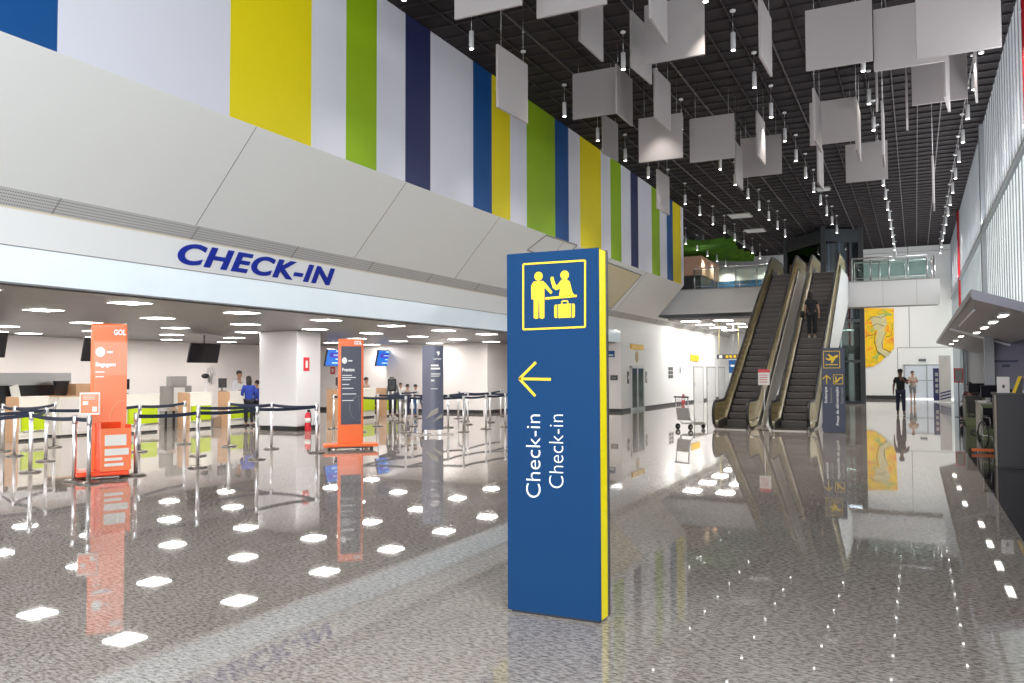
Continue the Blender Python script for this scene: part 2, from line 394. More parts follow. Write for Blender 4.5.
struct('window_2', lo, label='lower brighter tier of translucent ribbed glazing on the right wall')
MUL = mat('mullion_grey', (.36, .38, .41), .5)
mb = MB().use(MUL)
yy = -10.
while yy < YF: mb.box(XR - .025, XR + .09, yy - .022, yy, 3.05 if yy < 46 else 0, CE + .3); yy += .62
mb.box(XR - .05, XR + .1, -10, YF, ZB - .04, ZB + .04)
for c in (14.5, 30.6, 46.8): mb.box(XR - .12, XR + .15, c, c + .42, 0, CE + .3)
mb.box(XR - .03, XR + .12, -10, 46, 2.95, 3.1)
mb.box(XR + .07, XR + .1, -10, YF, 3.0, CE + .3)
mb.box(XR - .12, XR - .04, 12, 56, ZB - .04, ZB + .05)  # housing added for the made-up uplight strip
struct('trim_7', mb, label='grey mullions, rail and columns of the right glazed wall')
mb = MB().use(GREYW).box(XR + .1, 7, 31.0, 31.2, 0, 3.6).box(6.9, 7.1, -10, 46, 0, 3.6).use(CREAM).box(XR + .1, 7, 47, 47.2, 0, 3.6)
struct('wall_right', mb, label='blue grey shop wall under the tilted canopy')
struct('ceiling', MB().box(XR + .12, 7.1, -10, 47.2, 3.4, 3.6), DKGREY, 'dark ceiling of the shop bay')
# ---- far wall
mb = MB().use(WHITE)
WX0, WX1 = -6.6, -2.95       # glazed bay left of the mural
mb.box(-27, WX0, YF, YF + .3, 0, CE + .3).box(WX1, XR + .1, YF, YF + .3, 0, CE + .3).box(WX0, WX1, YF, YF + .3, 5.9, CE + .3)
mb.use(BASEB).box(WX1, -.3, YF - .02, YF, 0, .22).box(-11.8, WX0, YF - .02, YF, 0, .2)
mb.use(SEAM).box(-.34, -.30, YF - .012, YF, 3.3, 9.8).box(-1.05, 2.1, YF - .012, YF, 3.28, 3.32).box(-1.06, -1.02, YF - .012, YF, 0, 3.3).box(-4, 2.1, YF - .03, YF, CE - .35, CE - .33)
struct('wall_far', mb, label='tall white end wall of the hall')
mb = MB().use(mat('frame_dark', (.03, .035, .04), .4))
for xx in (WX0, -5.1, WX1 - .06): mb.box(xx, xx + .08, YF + .02, YF + .12, 0, 5.9)
for zz in (0, 2.5, 5.84): mb.box(WX0, WX1, YF + .03, YF + .11, zz, zz + .07)
mb.use(GLAZ).box(WX0, WX1, YF + .06, YF + .07, 0, 5.9)
struct('window_3', mb, label='dark framed glazed bay in the end wall left of the mural')
# doors in the end wall
d = thing('door_1', None, None, (.62, YF, 0)); tag(d, 'pale double doors in the end wall', kind='structure')
DP = mat('door_pale', (.62, .66, .74), .35)
MB().use(DP).box(-1.25, -.04, -.04, 0, .02, 2.15).build('door_leaf', None, d); MB().use(DP).box(.04, 1.25, -.04, 0, .02, 2.15).build('door_leaf', None, d)
mb = MB().use(MUL)
for xx in (-1.33, -.04, 1.25): mb.box(xx, xx + .08, -.07, 0, 0, 2.2)
mb.box(-1.33, 1.33, -.07, 0, 2.15, 2.22).box(-1.33, 1.33, -.06, 0, 1.17, 1.23); mb.build('door_frame', None, d)
MB().use(mat('threshold_glow', (1, 1, 1), .4, emit=.8)).box(-1.4, 1.5, -.12, -.0, 0.001, .05).build('threshold', None, d)  # emissive strip draws the bright line at the foot of the doors
s_ = thing('exit_sign', 'small dark exit sign above the pale end doors', 'sign', (.38, YF - .05, 2.42))
MB().box(-.2, .2, -.02, .02, 0, .14).build('sign_box', SIGNE, s_)
MB().box(-.13, .13, -.026, -.02, .04, .10).build('sign_face', GREYB, s_)
# ---- mezzanine
mb = MB().use(mat('mezzanine_white', (.66, .65, .65), .45, var=.02, scale=.5)).box(-26.5, -4.6, YM, YM + .3, 4.74, ZM - .05)
mb.box(-4.6, 1.0, YM, YM + .15, 4.80, ZM - .04)
mb.prism([(1.0, YM, 4.80), (1.0, YM, ZM - .04), (1.0, 43.4, ZM - .04), (1.0, 43.4, 5.2)], (.04, 0, 0))
mb.use(GREYP).box(-26.5, -7.0, YM + .3, YF, ZM - .35, ZM - .05).box(-7.0, -4.6, YM + .3, 47.6, ZM - .35, ZM - .05)
mb.box(-4.6, 1.0, YM + .15, 43.4, 4.86, ZM - .06)
mb.use(SEAM).box(-26.5, 1.04, YM - .05, YM + .25, ZM - .05, ZM)
for xx in (-2.9, -1.3, .1): mb.box(xx, xx + .012, YM - .004, YM, 4.8, ZM - .05)
struct('floor', mb, label='mezzanine floor slab with white edge at the top of the escalators')
mb = MB().use(mat('under_ceiling', (.30, .28, .27), .5)).box(XF + .3, -4.6, YM + .3, YF, 4.45, 4.55)
struct('ceiling', mb, label='grey ceiling under the mezzanine')
# upper level room beyond the mezzanine
mb = MB().use(CREAM).box(-26.6, -26.4, YM, YF, ZM, CE + .3)
struct('wall_left', mb, label='upper level side wall above the mezzanine')

# ================================================================== TALL BLUE SIGN (main subject)
sg = thing('wayfinding_sign', 'tall blue Check-in sign with yellow side edge standing on the floor in front', 'sign', (-2.36, 5.45, 0))
MB().box(-.362, .362, 0, .012, .02, 2.635).build('front_panel', SIGNB, sg)
MB().box(-.35, .358, .012, .155, .02, 2.63).build('yellow_core', SIGNY, sg)['label'] = 'bright yellow core edge'
MB().box(-.362, .366, .155, .19, .02, 2.64, .003).build('back_panel', SIGNE, sg)
MB().box(-.34, .34, .02, .17, 0, .02).build('base_plate', BLACKP, sg)
def s8(x, y): p = on_y(490 + x / 3.413, 230 + y / 3.415, 5.45); return (p.x, p.z)
OX, OY = -2.36, 5.45
def flat(mb, pts, t=.004, conv=s8, Y=5.45):  # polygon on the sign face
    q = [conv(*p) for p in pts]; mb.prism([(a, Y - t, b) for a, b in q], (0, t - .0005, 0))
def strip(mb, a, b, w, conv=s8, Y=5.45, t=.004):
    (x0, z0), (x1, z1) = conv(*a), conv(*b); d = Vector((x1 - x0, 0, z1 - z0)); n = Vector((-d.z, 0, d.x)).normalized() * w / 2
    mb.prism([Vector((x0, Y - t, z0)) - n, Vector((x1, Y - t, z1)) - n, Vector((x1, Y - t, z1)) + n, Vector((x0, Y - t, z0)) + n], (0, t - .0005, 0))
def disc(mb, c, r, conv=s8, Y=5.45, t=.004, n=20, sq=1):
    x0, z0 = conv(*c); mb.prism([(x0 + r * math.cos(2 * PI * k / n), Y - t, z0 + sq * r * math.sin(2 * PI * k / n)) for k in range(n)], (0, t - .0005, 0))
mb = MB().use(ICONY)
fr = [(114, 117), (325, 104), (325, 331), (114, 340)]
for a, b in zip(fr, fr[1:] + fr[:1]): strip(mb, a, b, .013)
disc(mb, (166, 158), .033); disc(mb, (255, 154), .033)
# traveller: torso, legs, arms
flat(mb, [(150, 176), (182, 174), (190, 182), (214, 212), (208, 219), (186, 196), (186, 300), (178, 304), (170, 300), (169, 240), (166, 240), (165, 302), (157, 304), (150, 300), (150, 238), (142, 236), (141, 190)])
# clerk with raised hand behind the desk
flat(mb, [(244, 170), (264, 169), (272, 176), (282, 214), (290, 223), (236, 228), (240, 200), (226, 206), (215, 198), (207, 170), (209, 160), (217, 160), (219, 172), (226, 190), (234, 184)])
flat(mb, [(190, 230), (297, 221), (296, 229), (190, 238)])
# suitcase
flat(mb, [(222, 256), (230, 254), (230, 300), (223, 301), (220, 296), (220, 260)]); flat(mb, [(234, 254), (276, 251), (276, 299), (234, 301)]); flat(mb, [(280, 251), (288, 252), (290, 258), (290, 294), (286, 299), (280, 300)])
strip(mb, (245, 253), (246, 243), .009); strip(mb, (246, 243), (265, 242), .009); strip(mb, (265, 242), (266, 252), .009)
mb.build('pictogram', None, sg, world=True)
mb = MB().use(ICONY); strip(mb, (101, 508), (208, 510), .019); strip(mb, (101, 508), (157, 452), .019); strip(mb, (101, 508), (155, 567), .019); mb.build('arrow', None, sg, world=True)
a = text('lettering', 'Check-in', .152, TXTW, sg, (0, 0, 0), 'front', turn=PI / 2, bold=-.002)
b = text('lettering', 'Check-in', .140, TXTW, sg, (0, 0, 0), 'front', turn=PI / 2, bold=-.0026)
def fit(o, x0, x1, z0, z1, y):
    xs = [v.co.x for v in o.data.vertices]; zs = [v.co.z for v in o.data.vertices]; a, b, c, d = min(xs), max(xs), min(zs), max(zs)
    for v in o.data.vertices: v.co.x = x0 + (v.co.x - a) / (b - a) * (x1 - x0); v.co.z = z0 + (v.co.z - c) / (d - c) * (z1 - z0); v.co.y += y
fit(a, -2.568 + 2.36, -2.455 + 2.36, .845, 1.447, -.002); fit(b, -2.385 + 2.36, -2.275 + 2.36, .925, 1.45, -.002)

# ================================================================== ESCALATORS
def escalator(label, xl, xr):
    w = (xr - xl) / 2; t = thing('escalator', label, 'escalator', ((xl + xr) / 2, 26.0, 0), 0, 'escalators')
    y0, run, rise = 1.1, 10.4, 6.0; sl = rise / run; yt = y0 + run; ye = YM - 26.0
    def zat(y): return 0 if y < y0 else (rise if y > yt else (y - y0) * sl)
    # steps
    n = 28; sd = run / n; sh = rise / n; first = None
    for i in range(n):
        if first is None:
            mb = MB().use(STEP).box(-w + .03, w - .03, 0, sd + .02, -.18, 0)
            for k in range(15):
                xx = -w + .06 + k * (2 * w - .12) / 14.5; mb.box(xx, xx + .02, .01, sd, 0, .006)
            mb.use(mat('step_edge', (.16, .14, .13), .5, .3)).box(-w + .03, w - .03, -.004, .012, -.03, .002)
            first = mb.build('step', None, t); o = first
        else: o = first.copy(); COL.objects.link(o); o.parent = t
        o.location = (0, y0 + i * sd, (i + 1) * sh)
    MB().box(-w, w, -.5, y0, 0.001, .03).build('landing_plate', DSTEEL, t); MB().box(-w, w, yt, ye - .06, rise - .05, rise).build('landing_plate', DSTEEL, t)
    # truss with side cladding
    prof = [(0.3, 0.002), (y0 + 1.2, .0021), (ye - .2, rise - 1.25), (ye - .06, rise - 1.2), (ye - .06, rise - .06), (yt + .2, rise - .06), (y0 + .3, -.05 + .1), (.3, .03)]
    mb = MB().use(DSTEEL).prism([(-w - .13, a, b) for a, b in prof], (.04, 0, 0)).prism([(w + .09, a, b) for a, b in prof], (.04, 0, 0))
    pb = [(y0 + 1.0, .01), (ye - .2, rise - 1.25), (ye - .2, rise - 1.15), (y0 + 1.0, .11)]
    mb.use(GREYP).prism([(-w - .09, a, b) for a, b in pb], (2 * w + .18, 0, 0)); mb.build('truss', None, t)
    MB().prism([(w + .131, a, b + (.25 if 1 < i < 6 else 0)) for i, (a, b) in enumerate(prof)], (.02, 0, 0)).build('side_cladding', WHITE, t)['label'] = 'white outer side cladding'
    # balustrades with handrails
    for s in (-1, 1):
        xc = s * (w + .06); hr = .86
        path = []
        r0 = .40; cy, cz = -.15, hr - r0
        for k in range(9): a = -PI / 2 - k * PI / 8; path.append((cy + r0 * math.cos(a), cz + r0 * math.sin(a)))
        path += [(y0 - .35, hr), (y0 + .1, hr + .02), (y0 + .55, .55 * sl + hr - .04), (yt - .35, rise - .35 * sl + hr), (yt + .1, rise + hr - .03), (yt + .5, rise + hr)]
        cy2 = ye - 1.0
        for k in range(9): a = PI / 2 - k * PI / 8; path.append((cy2 + r0 * math.cos(a), rise + cz + r0 * math.sin(a)))
        path_in = [(a, b) for a, b in path]
        low = [(cy2, rise + .06), (yt, rise + .06), (y0, .06)]
        up_only = path_in
        # panel polygon split in quads: strip between handrail and deck line
        mb = MB().use(GOLD)
        ylist = [cy - .34, cy - .2, cy, .25, y0 - .35, y0 + .1, y0 + .55] + [y0 + .55 + (yt - y0 - .9) * k / 7 for k in range(1, 8)] + [yt + .1, yt + .5, cy2, cy2 + .25, cy2 + .36]
        def topz(y):
            if y < cy: return cz + math.sqrt(max(0, r0 * r0 - (y - cy) ** 2)) - .03
            if y > cy2: return rise + cz + math.sqrt(max(0, r0 * r0 - (y - cy2) ** 2)) - .03
            for (a, b), (c, d) in zip(path[8:], path[9:]):
                if a <= y <= c: return b + (d - b) * (y - a) / max(1e-6, c - a) - .03
            return hr - .03
        def botz(y):
            if y < cy: return max(.02, cz - math.sqrt(max(0, r0 * r0 - (y - cy) ** 2)) + .03)
            if y > cy2: return rise + max(.02, cz - math.sqrt(max(0, r0 * r0 - (y - cy2) ** 2)) + .03)
            return zat(y) + .06
        for i, (a, b) in enumerate(zip(ylist, ylist[1:])):
            mb.prism([(xc - .02, a + .004, botz(a)), (xc - .02, b - .004, botz(b)), (xc - .02, b - .004, topz(b)), (xc - .02, a + .004, topz(a))], (.04, 0, 0))
        mb.build('balustrade_panel', None, t)
        mb = MB().use(CHROME)
        mb.tube([(xc, a, b - .035) for a, b in path], .022, 6); mb.build('rail_track', None, t)
        MB().tube([(xc, a, b) for a, b in path], .045, 8).build('handrail', RUBBER, t)
        # skirt and deck
        mb = MB().use(DSTEEL)
        xs0, xs1 = (w, w + .03) if s > 0 else (-w - .03, -w)
        yl = [-.1, y0, y0 + .4] + [y0 + .4 + (run - .4) * k / 5 for k in range(1, 6)] + [ye - .1]
        for a, b in zip(yl, yl[1:]):
            za, zb = max(zat(a), 0), zat(b)
            mb.prism([(xs0, a, max(.002, za - .12)), (xs0, b, max(.002, zb - .12)), (xs0, b, zb + .28), (xs0, a, za + .22)], (xs1 - xs0, 0, 0))
        mb.build('skirt', None, t)
        mb = MB().use(STEEL); xd0, xd1 = (w - .005, w + .13) if s > 0 else (-w - .13, -w + .005)
        for a, b in zip(yl, yl[1:]):
            za, zb = zat(a) + .22, zat(b) + .28
            mb.prism([(xd0, a, za), (xd0, b, zb), (xd0, b, zb + .03), (xd0, a, za + .03)], (xd1 - xd0, 0, 0))
        mb.build('deck', None, t)
    return t
escalator('left escalator of the pair, empty, beside the luggage cart', -5.57, -4.66)
escalator('right escalator of the pair, carrying a person in black', -3.88, -2.92)

# ================================================================== HANGING ACOUSTIC PANELS
SZ = 1.22
def panel(name_lab, x, y, z, edge_on, rz=0):
    t = thing('acoustic_panel', name_lab, 'ceiling panel', (x, y, z), (PI / 2 if edge_on else 0) + rz, 'square white panels hung from the black ceiling')
    mb = MB().use(BAFF).box(-SZ / 2, SZ / 2, -.025, .025, 0, SZ, .008); mb.build('board', None, t)
    for s in (-.45, .45): MB().tube([(s, 0, SZ - .01), (s, 0, CE + .048 - z)], .004, 5).build('cable', STEEL, t)
FAC = [('cut off by the top edge left of centre', 455, 20, 522), ('cut off by the top edge, second from the left', 537, 19, 607), ('joined to a side-on panel, above the green stripe', 573, 120, 617),
       ('under the top edge behind a side-on panel', 645, 65, 705), ('hanging left of its twin above the striped wall', 639, 163, 683), ('right twin of the middle pair', 690, 163, 735),
       ('small, right of the middle pair', 741, 178, 782), ('large, left one of the top right group', 806, 71.5, 873), ('behind the largest one at top right', 874, 72, 945), ('largest, nearest the right wall at the top', 916.5, 60, 1002),
       ('below the largest one at top right', 912, 106, 968), ('middle distance with side-on panel before it', 810, 146, 857), ('farthest facing one above the escalators', 846, 183, 888)]
for lab, xl, yb, xr in FAC:
    a, b = ray(xl, yb), ray(xr, yb - 6); Y = SZ / (b.x / b.y - a.x / a.y)
    p, q = on_y(xl, yb, Y), on_y(xr, yb - 6, Y); z = min((p.z + q.z) / 2, CE - SZ - .12)
    panel('square grey panel facing the camera, ' + lab, (p.x + q.x) / 2, Y, p.z if p.z < CE - SZ - .1 else z, False)
EDG = [('brightest, in front of the yellow stripe', 497, 43, 107, 528), ('cut off at the top above the green stripe', 579.5, -23, 40.6, 604), ('left of the large panel near the top', 631, 9, 67, 653),
       ('joined to a facing panel above the green stripe', 616, 63, 113, 633.5), ('beside the upper middle panel', 654.6, 67, 118, 672), ('overlapping the white stripe below the joined pair', 602.5, 114, 153, 619),
       ('lowest on the left, over the far stripes', 657, 168.5, 208.7, 670), ('small, between the middle pair', 735.4, 140, 182, 744), ('bright narrow, before the small middle panel', 757, 110, 155, 767), ('long narrow at the top centre', 760, -6, 57, 775),
       ('tall narrow, left of the middle distance one', 814, 87, 140, 824), ('narrow, right of the middle distance one', 856.5, 97, 150, 863), ('thin, under the large top right group', 877, 72, 98, 881),
       ('thin, lower under the top right group', 883, 100, 155, 887), ('thin, left of the panel under the largest one', 907, 70, 118, 911), ('thin, hanging alone near the right lamp row', 933.5, 155, 203, 936), ('cut by the top edge beside the large middle panel', 650, -30, 18, 669), ('lower narrow, left above the far lamps', 818, 140, 182, 825), ('thin, overlapping the largest ones lower edge', 945, 55, 97, 954), ('thin, near the right wall under the largest one', 975, 50, 88, 982)]
for lab, xl, yt_, yb, xr in EDG:
    a, b = ray(xl, yb), ray(xl, yt_); X = -SZ / ((b.z - a.z) / abs(a.x)) * (1 if a.x < 0 else -1)
    p = on_x(xl, yb, X)
    if p.y > 40: X *= 40 / p.y; p = on_x(xl, yb, X)
    if p.z > CE - SZ - .1: X *= (CE - SZ - .1 - 1.75) / (p.z - 1.75); p = on_x(xl, yb, X)
    if lab.startswith(('cut by the top edge beside', 'thin, overlapping')): X *= .88
    if lab.startswith('thin, near the right'): X *= .95
    p = on_x(xl, yb, X)
    # turn so that the far edge lands where the photo shows it
    q = on_x(xr, yb, X); rz = 0
    dx_dy = (ray(xr, 300).x / ray(xr, 300).y); best = (9, 0)
    for k in range(-60, 61):
        an = k * .01; e = Vector((X - math.sin(an) * SZ, p.y + math.cos(an) * SZ, 0)); err = abs(e.x / e.y - dx_dy)
        if err < best[0]: best = (err, an)
    rz = best[1]; cx, cy_ = X - math.sin(rz) * SZ / 2, p.y + math.cos(rz) * SZ / 2
    panel('square pale panel seen side-on, ' + lab, cx, cy_, p.z, True, rz)

# ================================================================== PENDANT DOWNLIGHTS
ld = bpy.data.lights.new('pendant_spot', 'SPOT'); ld.energy = 230; ld.spot_size = 1.35; ld.spot_blend = .8; ld.shadow_soft_size = .05; ld.color = (1, .93, .84); lf = ld.copy(); lf.spot_size = 2.3; lf.energy = 260
pt = thing('pendant_downlight', '', 'lamp', (0, 0, CE), 0, 'rows of pendant downlights')
MB().lathe((0, 0, -.03), [(.06, 0), (.065, .015), (.065, .04)], 12).build('ceiling_rose', LAMPB, pt)
MB().tube([(0, 0, .048), (0, 0, -.52)], .006, 5).build('rod', STEEL, pt)
MB().lathe((0, 0, -.9), [(.05, 0), (.055, .01), (.055, .39), (.03, .41)], 12).build('lamp_body', LAMPB, pt)
MB().lathe((0, 0, -.906), [(.046, 0), (.046, .01)], 12).build('lens', LENS, pt)
ROWS = [(-11.35, 'sixth from the right wall', range(11, 17)), (-8.66, 'beside the striped wall', range(-1, 16)), (-6.05, 'second from the striped wall', range(-1, 16)), (-3.5, 'above the escalators', range(0, 16)), (-.98, 'second from the right wall', range(0, 16)), (1.46, 'nearest the right wall', range(0, 16))]
used = False
for X, rn, ks in ROWS:
    for i, k in enumerate(ks):
        Y = 15.62 + 2.67 * k
        if X == -8.66 and 8.6 < k < 8.4: continue
        if Y > YF - .3: continue
        if -7.2 < X < -2.2 and 46.5 < Y < 53.3: continue
        lab = 'white cylinder pendant, %s along the lamp row %s' % (ORD[i], rn)
        if used: o = dup(pt, (X, Y, CE), label=lab)
        else: pt.location = (X, Y, CE); pt['label'] = lab; o = pt; used = True
        l = bpy.data.objects.new('pendant_light', ld if Y < 44 else lf); COL.objects.link(l); l.location = (X, Y, CE - .93)
# ================================================================== CHECK-IN CEILING LIGHTS
lc = bpy.data.lights.new('panel_area', 'AREA'); lc.energy = 29; lc.size = .53; lc.color = (1, .96, .92)
lm = bpy.data.lights.new('panel_area', 'AREA'); lm.energy = 48; lm.size = .76; lm.color = (1, .97, .94)
ct = thing('ceiling_light', '', 'ceiling light', (0, 0, ZC), 0, 'square lights in the low check-in ceiling')
MB().box(-.29, .29, -.29, .29, -.012, 0).build('frame', LAMPB, ct); MB().box(-.265, .265, -.265, .265, -.018, -.012).build('diffuser', PANL, ct)
used = False
for i, X in enumerate((-12.95, -15.9, -18.85, -22.2, -25.4)):
    for k in range(12):
        Y = 2.0 + 2.80 * k + .33 * min(i, 2)
        if Y > 31 or (i == 4 and k > 8): continue
        l = bpy.data.objects.new('panel_light', lc); COL.objects.link(l); l.location = (X, Y, ZC - .03)
        lab = 'square light panel, %s of the %s row in from the fascia' % (ORD[k], ['first', 'second', 'third', 'fourth', 'fifth'][i])
        if used: dup(ct, (X, Y, ZC), label=lab)
        else: ct.location = (X, Y, ZC); ct['label'] = lab; used = True
mt = thing('ceiling_light', '', 'ceiling light', (0, 0, 4.45), 0, 'bright rectangular lights under the mezzanine')
MB().box(-.48, .48, -.42, .42, -.012, 0).build('frame', LAMPB, mt); MB().box(-.44, .44, -.38, .38, -.02, -.012).build('diffuser', PANL, mt)
used = False
for i, (X, Ys) in enumerate(((-10.6, (42.9, 46.3, 49.6, 53)), (-8.9, (42.9, 46.3, 49.6, 53)), (-7.1, (44.5, 49)))):
    for k, Y in enumerate(Ys):
        l = bpy.data.objects.new('panel_light', lm); COL.objects.link(l); l.location = (X, Y, 4.42)
        lab = 'bright flat light under the mezzanine, %s of the %s row' % (ORD[k], ['left', 'middle', 'right'][i])
        if used: dup(mt, (X, Y, 4.45), label=lab)
        else: mt.location = (X, Y, 4.45); mt['label'] = lab; used = True
def lamp(name, loc, e, size=.6, col=(1, .95, .88)):
    area(name, loc, (0, 0, 0), size, size, e, col)
# ================================================================== GLASS LIFT SHAFT
P = [Vector((-6.9, 51.5, 0)), Vector((-4.44, 47.9, 0)), Vector((-2.62, 49.2, 0)), Vector((-5.05, 52.8, 0))]
sh = thing('lift_shaft', 'tall glass lift shaft with dark frame rising through the mezzanine', 'lift shaft', (-4.6, 50.3, 0))
FD = MATS['frame_dark']
for q in P: MB().box(q.x - .13, q.x + .13, q.y - .13, q.y + .13, 0, CE - .02).build('post', FD, sh, world=True)
for a, b in zip(P, P[1:] + P[:1]):
    for z in (.06, 2.35, 4.6, 5.9, 9.3): MB().obox((a + b) / 2 + Vector((0, 0, z)), (b - a) / 2, (b - a).normalized().cross(Vector((0, 0, 1))) * .05, (0, 0, .07 if z < 9 else .35)).build('cross_beam', FD, sh, world=True)
for a, b in zip(P, P[1:] + P[:1]):
    for z0, z1 in ((.1, 2.3), (2.4, 4.55), (4.7, 9.0)):
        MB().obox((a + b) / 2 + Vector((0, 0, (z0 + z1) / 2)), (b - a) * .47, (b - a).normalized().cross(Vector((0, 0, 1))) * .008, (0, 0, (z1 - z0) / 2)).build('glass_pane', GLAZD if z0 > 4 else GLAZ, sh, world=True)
mb = MB().use(STEEL)
for s in (.35, .65): q = P[1].lerp(P[2], s) + Vector((-.5, 1.0, 0)); mb.box(q.x - .04, q.x + .04, q.y - .04, q.y + .04, 0, CE - .05)
mb.build('guide_rail', None, sh, world=True)
# ================================================================== MEZZANINE RAILINGS
def railing(label, a, b, n, z=ZM, glazed=True, mid=True):
    a, b = Vector((*a, z)), Vector((*b, z)); t = thing('balustrade', label, 'railing', a)
    for i in range(n + 1): q = a.lerp(b, i / n); MB().tube([q, q + Vector((0, 0, 1.05))], .03, 8).build('post', STEEL, t, world=True)
    MB().tube([a + Vector((0, 0, 1.07)), b + Vector((0, 0, 1.07))], .035, 8).build('top_rail', STEEL, t, world=True)
    if mid: MB().tube([a + Vector((0, 0, .14)), b + Vector((0, 0, .14))], .018, 6).build('bottom_rail', STEEL, t, world=True)
    d = (b - a) / n; nn = d.normalized().cross(Vector((0, 0, 1))) * .006
    if glazed:
        for i in range(n): MB().obox(a + d * (i + .5) + Vector((0, 0, .58)), d * .46, nn, (0, 0, .40)).build('glass_panel', GLAZ, t, world=True)
railing('steel balustrade on the mezzanine edge left of the escalators', (-10.1, 41.75), (-5.95, 41.75), 4)
railing('glass balustrade with steel posts on the walkway stub right of the escalators', (-2.6, 41.62), (.55, 41.62), 4)
railing('rear glass balustrade behind the walkway stub', (-2.6, 43.25), (.75, 43.25), 3)
railing('short balustrade closing the end of the walkway', (.85, 41.62), (.85, 43.2), 1)
# ================================================================== UPPER LEVEL SHOPFRONT, WOOD BOX, GREEN CEILING FEATURE
t = thing('shopfront', 'dark blue glazed shopfront on the upper level behind the railing', 'shopfront', (-9.6, 56.4, ZM))
MB().box(-3.9, 3.4, 0, .1, .5, 1.95).build('blue_window_band', mat('shop_blue_glass', (.02, .09, .18), .15, var=.3, scale=1), t)
mb = MB().use(CREAM).box(-3.9, 3.4, -.02, .12, 1.95, 2.75).box(-3.9, 3.4, -.02, .12, 0, .5); mb.build('white_fascia', None, t)
mb = MB().use(STEEL)
for k in range(6): mb.box(-3.9 + k * 1.45, -3.84 + k * 1.45, -.03, 0, 0, 2.0)
mb.build('mullion', None, t)
t = thing('kiosk_unit', 'wood lined shop unit on the upper level beside the striped wall end', 'shop unit', (-13.4, 50, ZM))
MB().box(-1.6, 1.75, 0, 5, 1.75, 2.9).build('wood_bulkhead', mat('bulkhead_wood', (.5, .3, .2), .5, var=.15), t)
MB().box(-1.5, 1.6, .4, 4.8, 0, 1.75).build('dark_interior', BLACKP, t)
MB().box(-1.4, 1.6, .2, .4, .2, .9).build('counter_front', GREYB, t)
t = thing('ceiling_feature', 'wavy bright green fins under the far left of the black ceiling', 'ceiling feature', (-12.2, 51.5, CE))
GF = mat('green_fins', (.06, .18, .004), .7, var=.9, scale=2.2)
for i in range(10):
    mb = MB().use(GF); yy = -4.5 + i * .95; pts = []
    for k in range(13): xx = -3.6 + k * .52; pts.append((xx + .3 * math.sin(i), yy + .25 * math.sin(xx * 1.3 + i * .8), -.42 - .14 * math.sin(xx * .9 + i * .6)))
    mb.ribbon(pts, .3, .04).build('fin', None, t)
mb = MB().use(STEEL)
for xx in (-3.5, 0, 3.5): mb.box(xx * .8 - .03, xx * .8 + .03, -4.7, 4.4, -.2, .049)
mb.build('hanger', None, t)
for i, (px, py, lab) in enumerate(((740, 215, 'left pale square diffuser set in the black ceiling'), (755, 230, 'far pale square diffuser set in the black ceiling'), (823, 188, 'pale narrow diffuser set in the ceiling above the escalators'))):
    p = on_z(px, py, CE); t = thing('ceiling_diffuser', lab, 'air diffuser', (p.x, p.y, CE))
    w = .55 if i < 2 else .3
    MB().box(-w, w, -w, w, -.05, -.0).build('frame', GREYP, t)
    mb = MB().use(LAMPB)
    for k in range(5): mb.box(-w + .05, w - .05, -w + .08 + k * w * .4, -w + .08 + k * w * .4 + .1, -.07, -.05)
    mb.build('louvre', None, t)
a = on_z(693, 247, CE - .45); b = on_z(706, 241, CE - .45)
t = thing('tube_light', 'bright slanting tube light among the green ceiling fins', 'lamp', (a.x, a.y, CE - .45)); MB().tube([a, b], .07, 8).build('tube', mat('tube_glow', (1, 1, 1), .3, emit=3), t, world=True)
MB().obox((a + b) / 2 + Vector((0, 0, .26)), (b - a) * .3, (.03, 0, 0), (0, 0, .2)).build('hanger', STEEL, t, world=True)
# ================================================================== MURAL
def mural_mat():
    M = bpy.data.materials.new('mural_paint'); M.use_nodes = True; N, L = M.node_tree.nodes, M.node_tree.links; b = N['Principled BSDF']
    tc = N.new('ShaderNodeTexCoord'); n = N.new('ShaderNodeTexNoise'); n.inputs['Scale'].default_value = 1.5; n.inputs['Detail'].default_value = 4; n.inputs['Distortion'].default_value = 1.2
    L.new(tc.outputs['Object'], n.inputs['Vector']); r = N.new('ShaderNodeValToRGB'); L.new(n.outputs['Fac'], r.inputs[0]); e = r.color_ramp.elements
    e[0].position = .28; e[0].color = (.10, .38, .30, 1); e[1].position = .72; e[1].color = (.80, .18, .03, 1)
    for p, c in ((.36, (.42, .50, .08, 1)), (.42, (.85, .50, .01, 1)), (.50, (.92, .62, .01, 1)), (.60, (.90, .42, .02, 1))): q = e.new(p); q.color = c
    L.new(r.outputs[0], b.inputs['Base Color']); b.inputs['Roughness'].default_value = .6; return M
t = thing('mural', 'large yellow and orange painted mural with slanted lower edge on the end wall', 'mural', (-2.1, YF - .02, 2.0))
k_ = YF / 57.
MB().prism([(-2.95, YF - .06, 5.95), (-1.2, YF - .06, 5.85), (-1.24, YF - .06, 3.25), (-2.0, YF - .06, 2.45), (-2.5, YF - .06, 2.1), (-2.95, YF - .06, 2.05)], (0, .05, 0)).build('painted_panel', mural_mat(), t, world=True)
BE = mat('mural_beige', (.62, .55, .30), .7, var=.2, scale=5); LN = mat('mural_line', (.16, .10, .04), .7)
mb = MB().use(BE)
mb.prism([(-2.6, YF - .07, 5.3), (-1.75, YF - .07, 5.5), (-1.6, YF - .07, 4.9), (-1.85, YF - .07, 4.4), (-2.4, YF - .07, 4.5)], (0, .009, 0))
mb.prism([(-2.2, YF - .072, 4.45), (-1.7, YF - .072, 4.4), (-1.85, YF - .072, 3.8), (-1.9, YF - .072, 3.2), (-1.45, YF - .072, 2.98), (-1.75, YF - .072, 2.72), (-2.2, YF - .072, 3.1), (-2.3, YF - .072, 3.8)], (0, .011, 0))
